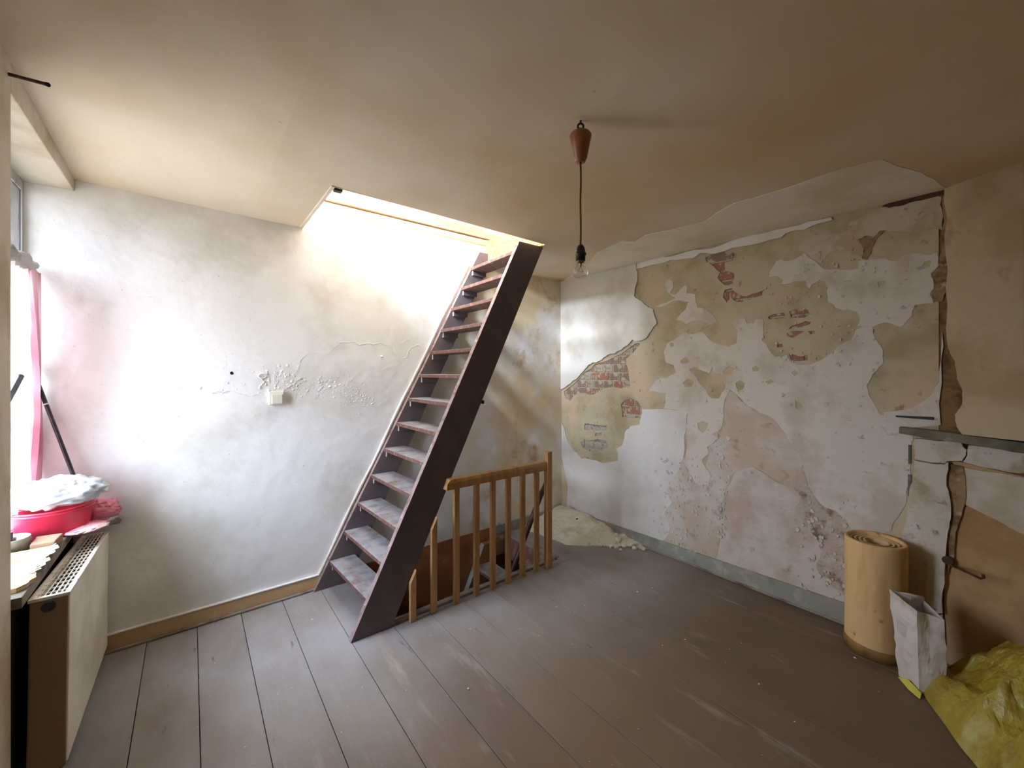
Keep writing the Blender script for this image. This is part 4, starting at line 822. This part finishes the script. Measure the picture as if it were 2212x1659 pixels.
# ------------------------------------------------------------------ things on the sill
def blob(name, c, rad, seed, m, parent=None, amp=0.12, fq=2.2, ridged=0.10, nu=56, nv=36, flat=None, tail=None, builder=None, mi=0):
    b = builder or MB(); vs = []; fs = []; so = Vector((seed * 3.7, seed * 1.3, seed * 2.9))
    for i in range(nv + 1):
        th = PI * i / nv
        for k in range(nu):
            ph = 2 * PI * k / nu; n = Vector((math.sin(th) * math.cos(ph), math.sin(th) * math.sin(ph), math.cos(th)))
            rr_ = 1 + amp * noise.noise(n * fq + so) + ridged * (abs(noise.noise(n * fq * 2.2 + so * 2)) - 0.25) + ridged * 0.5 * (abs(noise.noise(n * fq * 5 + so)) - 0.25)
            if tail:
                dd = max(0, n.dot(Vector(tail[0]).normalized())); rr_ += tail[1] * dd ** tail[2]
            v = Vector((n.x * rad[0] * rr_, n.y * rad[1] * rr_, n.z * rad[2] * rr_)) + Vector(c)
            if flat is not None: v.z = max(v.z, flat + 0.002 * noise.noise(n * 9 + so))
            vs.append(v)
    for i in range(nv):
        for k in range(nu):
            k2 = (k + 1) % nu; fs.append((i * nu + k, (i + 1) * nu + k, (i + 1) * nu + k2, i * nu + k2))
    b.add(vs, fs, mi)
    return b if builder else b.build(name, m, parent, smooth=True)
TZ = 0.739
tub = thing('plastic_tub', (-0.515, 2.845, TZ), 'round red plastic tub with dirty sides on the window sill', 'tub')
tc_ = (-0.510, 2.845, 0)
b = MB().lathe([(0.0, TZ + 0.001), (0.118, TZ + 0.001), (0.122, TZ + 0.006), (0.134, TZ + 0.118), (0.140, TZ + 0.124), (0.138, TZ + 0.130), (0.128, TZ + 0.128), (0.116, TZ + 0.012), (0.0, TZ + 0.010)], tc_, 40); b.build('tub_body', M_redtub, tub, smooth=True)
b = MB().lathe([(0.1345, TZ + 0.108), (0.138, TZ + 0.110), (0.138, TZ + 0.116), (0.135, TZ + 0.118)], tc_, 40); b.build('rim_bead', M_redtub, tub, smooth=True)
o = blob('white_plastic_bag', (-0.497, 2.83, TZ + 0.188), (0.152, 0.118, 0.074), 4, M_wbag, None, 0.10, 1.5, 0.26, flat=TZ + 0.1325, tail=((0.9, 0.1, 0.1), 0.16, 5))
tag(o, 'stuffed white plastic bag lying on top of the red tub', 'plastic bag')
b = MB(); blob('', (-0.375, 2.955, TZ + 0.046), (0.085, 0.066, 0.056), 8, None, None, 0.14, 2.2, 0.34, 44, 28, TZ - 0.0005, None, b); blob('', (-0.40, 2.80, TZ + 0.012), (0.085, 0.085, 0.016), 9, None, None, 0.1, 2.5, 0.3, 44, 20, TZ - 0.0005, None, b)
o = b.build('pink_plastic_bag', M_pbag, None, smooth=True); tag(o, 'crumpled pink plastic bag squeezed between the red tub and the wall', 'plastic bag')
# bare plywood offcut with a torn edge
ply = thing('plywood_board', (-0.54, 2.36, TZ), 'bare plywood board with a torn front edge lying on the sill', 'board')
ed = jag([Vector((-0.452, 2.175)), Vector((-0.448, 2.27)), Vector((-0.462, 2.33)), Vector((-0.450, 2.42)), Vector((-0.458, 2.50)), Vector((-0.452, 2.58))], 0.14, 3, 66, closed=False)
slab('board', ed + [Vector((-0.66 + 0.022, 2.58)), Vector((-0.66 + 0.022, 2.16)), Vector((-0.470, 2.15))], [], lambda p, d: Vector((p[0], p[1], TZ + 0.016 - d)), 0.0155, M_ply, ply)
b = MB(); tr2 = random.Random(4)
for k in range(26):
    y = 2.27 + 0.31 * k / 25; x = -0.452 + tr2.uniform(-0.012, 0.010); s = tr2.uniform(0.006, 0.015)
    b.add([(x - s, y - s, TZ + 0.0165), (x + s, y - s * .3, TZ + 0.018 + s * tr2.uniform(0, .8)), (x + s * .4, y + s, TZ + 0.017 + s * tr2.uniform(.2, 1.0)), (x - s, y + s * .7, TZ + 0.0165)], [(0, 1, 2, 3)])
b.build('torn_foil_edge', M_grille, ply, fixn=False)
of = MB().hexa([(-0.532, 2.60, TZ + 0.001), (-0.458, 2.59, TZ + 0.001), (-0.450, 2.69, TZ + 0.001), (-0.532, 2.70, TZ + 0.001), (-0.532, 2.60, TZ + 0.03), (-0.458, 2.59, TZ + 0.03), (-0.450, 2.69, TZ + 0.034), (-0.532, 2.70, TZ + 0.034)])
tag(of.build('wooden_block', M_offcut, bevel=0.004), 'flat brown block of wood beside the grey tin on the sill', 'block')
dt = thing('grey_tin', (-0.600, 2.655, TZ), 'shallow round grey tin with a black stub on the sill', 'tin')
dc = (-0.600, 2.655, TZ + 0.001)
b = MB().lathe([(0.0, 0.0), (0.060, 0.0), (0.062, 0.052), (0.060, 0.056), (0.057, 0.054), (0.056, 0.006), (0.0, 0.006)], dc, 30); b.build('tin_body', M_tin, dt, smooth=True)
b = MB(); b.tube([(dc[0], dc[1] + 0.01, dc[2] + 0.006), (dc[0], dc[1] + 0.01, dc[2] + 0.052)], 0.018, 10); b.tube([(dc[0], dc[1] + 0.01, dc[2] + 0.05), (dc[0], dc[1] + 0.01, dc[2] + 0.078)], 0.009, 8); b.build('black_stub', M_black, dt)
o = blob('crumpled_paper', (-0.600, 2.405, TZ + 0.038), (0.030, 0.034, 0.020), 12, M_sack, None, 0.2, 2.4, 0.4, 30, 20, TZ + 0.0165); tag(o, 'crumpled whitish paper lying on the plywood board', 'paper')

# ------------------------------------------------------------------ right foreground: roll, sack, yellow sheet
tx, ty, tr = 2.905, 0.520, 0.130
cr2 = thing('cardboard_roll', (tx, ty, 0), 'tall tan cardboard roll standing on the floor against the wall', 'cardboard roll')
TH = 0.592
b = MB().lathe([(tr - 0.018, 0.002), (tr, 0.002), (tr, 0.05), (tr - 0.002, 0.3), (tr, TH - 0.01), (tr - 0.002, TH), (tr - 0.016, TH), (tr - 0.018, TH - 0.02), (tr - 0.018, 0.002)], (tx, ty, 0), 48); b.build('outer_sleeve', M_card, cr2, smooth=True)
vs = []; fs = []; N = 150
for k in range(N + 1):
    a = 2 * PI * 3.3 * k / N + 0.6; r = 0.106 - 0.062 * k / N
    for rr_, z in ((r + 0.0035, 0.01), (r + 0.0035, TH - 0.012), (r - 0.0035, TH - 0.012), (r - 0.0035, 0.01)): vs.append((tx + rr_ * math.cos(a), ty + rr_ * math.sin(a), z))
for k in range(N):
    for q in range(4): fs.append((k * 4 + q, k * 4 + (q + 1) % 4, (k + 1) * 4 + (q + 1) % 4, (k + 1) * 4 + q))
b = MB().add(vs, fs); b.build('coiled_sheet', M_cardin, cr2)
b = MB().lathe([(tr - 0.001, 0.001), (tr + 0.004, 0.001), (tr + 0.004, 0.052), (tr - 0.001, 0.054)], (tx, ty, 0), 48); b.build('base_band', mat('dark_kraft', (150, 112, 62), [((120, 86, 46), 9, 4, 0.5, 0.66)], 0.6), cr2, smooth=True)

sk = thing('paper_sack', (2.76, 0.34, 0), 'open white paper sack standing in front of the cardboard roll', 'paper sack')
bot = [Vector((2.735, 0.402)), Vector((2.665, 0.322)), Vector((2.715, 0.236)), Vector((2.80, 0.30))]
top = [(Vector((2.752, 0.447)), 0.408), (Vector((2.682, 0.318)), 0.372), (Vector((2.862, 0.222)), 0.318), (Vector((2.90, 0.335)), 0.345)]
top = [(onX(1922, 1273, 2.752), None), (onX(1981, 1321, 2.686), None), (onX(2041, 1340, 2.735), None), (onX(1992, 1294, 2.84), None)]
b = MB(); NS, NR = 9, 14; vs = []; fs = []; mis = []
for r in range(NR + 1):
    t = r / NR
    for s_ in range(4):
        for k in range(NS):
            u = k / NS; B0 = bot[s_].lerp(bot[(s_ + 1) % 4], u); T0 = top[s_][0].lerp(top[(s_ + 1) % 4][0], u)
            p = Vector((B0.x, B0.y, 0.001)).lerp(T0, t)
            cen = Vector((2.735, 0.315, p.z)); bul = (p - cen).normalized()
            f = math.sin(PI * u) * (0.010 * math.sin(PI * t)) + 0.014 * (abs(noise.noise(p * 11)) - 0.2) * min(1, t * 4) + 0.004 * noise.noise(p * 40) * min(1, t * 4)
            if s_ in (1, 3): f -= 0.018 * math.sin(PI * u) * t
            vs.append(p + Vector((bul.x, bul.y, 0)) * f)
tot = 4 * NS
for r in range(NR):
    for k in range(tot):
        k2 = (k + 1) % tot; fs.append((r * tot + k, r * tot + k2, (r + 1) * tot + k2, (r + 1) * tot + k)); mis.append(1 if (k in (2, 3, 4, 5) and r in (8, 9)) else 0)
b.v = [Vector(v) for v in vs]; b.f = fs + [tuple(range(tot - 1, -1, -1))]; b.mi = mis + [0]
o = b.build('sack_body', [M_sack, M_print], sk, smooth=False); sm = o.modifiers.new('thick', 'SOLIDIFY'); sm.thickness = 0.003; sm.offset = 1
b = MB(); f0, f1 = top[3][0], top[0][0]
b.tube([f1.lerp(f0, 0.28) + Vector((0, 0, -0.006)), f1.lerp(f0, 0.65) + Vector((0.0, 0, -0.002)), f0 + Vector((0, 0, 0.0))], [0.006, 0.012, 0.015], 9); b.build('rolled_rim', M_sack, sk, smooth=True)
b = MB(); p = [onZ(1940, 1462, 0.03), onZ(1962, 1468, 0.035), onZ(1992, 1498, 0.012), onZ(1988, 1512, 0.004), onZ(1962, 1490, 0.004)]
n = len(p); b.add(p + [Vector((q.x + 0.02, q.y + 0.005, max(0.001, q.z - 0.012))) for q in p], [tuple(range(n)), tuple(range(2 * n - 1, n - 1, -1))] + [(i, (i + 1) % n, n + (i + 1) % n, n + i) for i in range(n)])
tag(b.build('yellow_scrap', M_ybright, bevel=0.003), 'bright yellow plastic scrap at the foot of the white sack', 'plastic scrap')

# yellow sheet: crumpled heap
b = MB(); vs = []; fs = []; NA, NRR = 200, 90; cx_, cy_ = 2.66, -0.28
def foot(a):
    dx, dy = math.cos(a), math.sin(a)
    r = 0.62
    r = min(r, 0.37 / max(1e-6, dx)) if dx > 0 else r          # wall side
    # straight front border from (2.66, .31) to (2.28, .11)
    nx_, ny_ = -0.20, 0.38; ln = math.hypot(nx_, ny_); nx_, ny_ = nx_ / ln, ny_ / ln
    dist = (2.66 - cx_) * nx_ + (0.305 - cy_) * ny_; den = dx * nx_ + dy * ny_
    if den > 1e-6: r = min(r, dist / den)
    return r
for i in range(NRR + 1):
    t = i / NRR
    for k in range(NA):
        a = 2 * PI * k / NA; r = foot(a) * t * (1 + 0.03 * noise.noise(Vector((math.cos(a) * 4, math.sin(a) * 4, 0))))
        x, y = cx_ + r * math.cos(a), cy_ + r * math.sin(a)
        h = 0.36 * (1 - t ** 2.3)
        q = Vector((x * 3.2, y * 3.2, 5.0))
        q2 = Vector((x * 2.2 + y * 1.6, y * 5.0 - x * 1.2, 2.0))
        va = noise.voronoi(Vector((x * 4.2 + 0.12 * noise.noise(q), y * 6.5 - x * 1.5, 1.0)))[0]; vb = noise.voronoi(Vector((x * 10 + y * 3, y * 13 - x * 4, 2.0)))[0]; vc = noise.voronoi(Vector((x * 22, y * 26, 3.0)))[0]
        fold = (0.45 - abs(noise.noise(q * 1.2))) * 0.16 + (va[1] - va[0]) * 0.085 + (vb[1] - vb[0]) * 0.040 + (vc[1] - vc[0]) * 0.012 - 0.03
        h += fold * min(1, (1 - t) * 4.5) - 0.02 * min(1, (1 - t) * 4)
        vs.append((min(x, XR - 0.04), y, max(0.003, h)))
for i in range(NRR):
    for k in range(NA):
        k2 = (k + 1) % NA; fs.append((i * NA + k, i * NA + k2, (i + 1) * NA + k2, (i + 1) * NA + k))
b.add(vs, fs); o = b.build('yellow_plastic_sheet', M_yel, None, smooth=False, fixn=True); tag(o, 'crumpled yellow plastic sheet heaped on the floor beside the fireplace', 'plastic sheet')
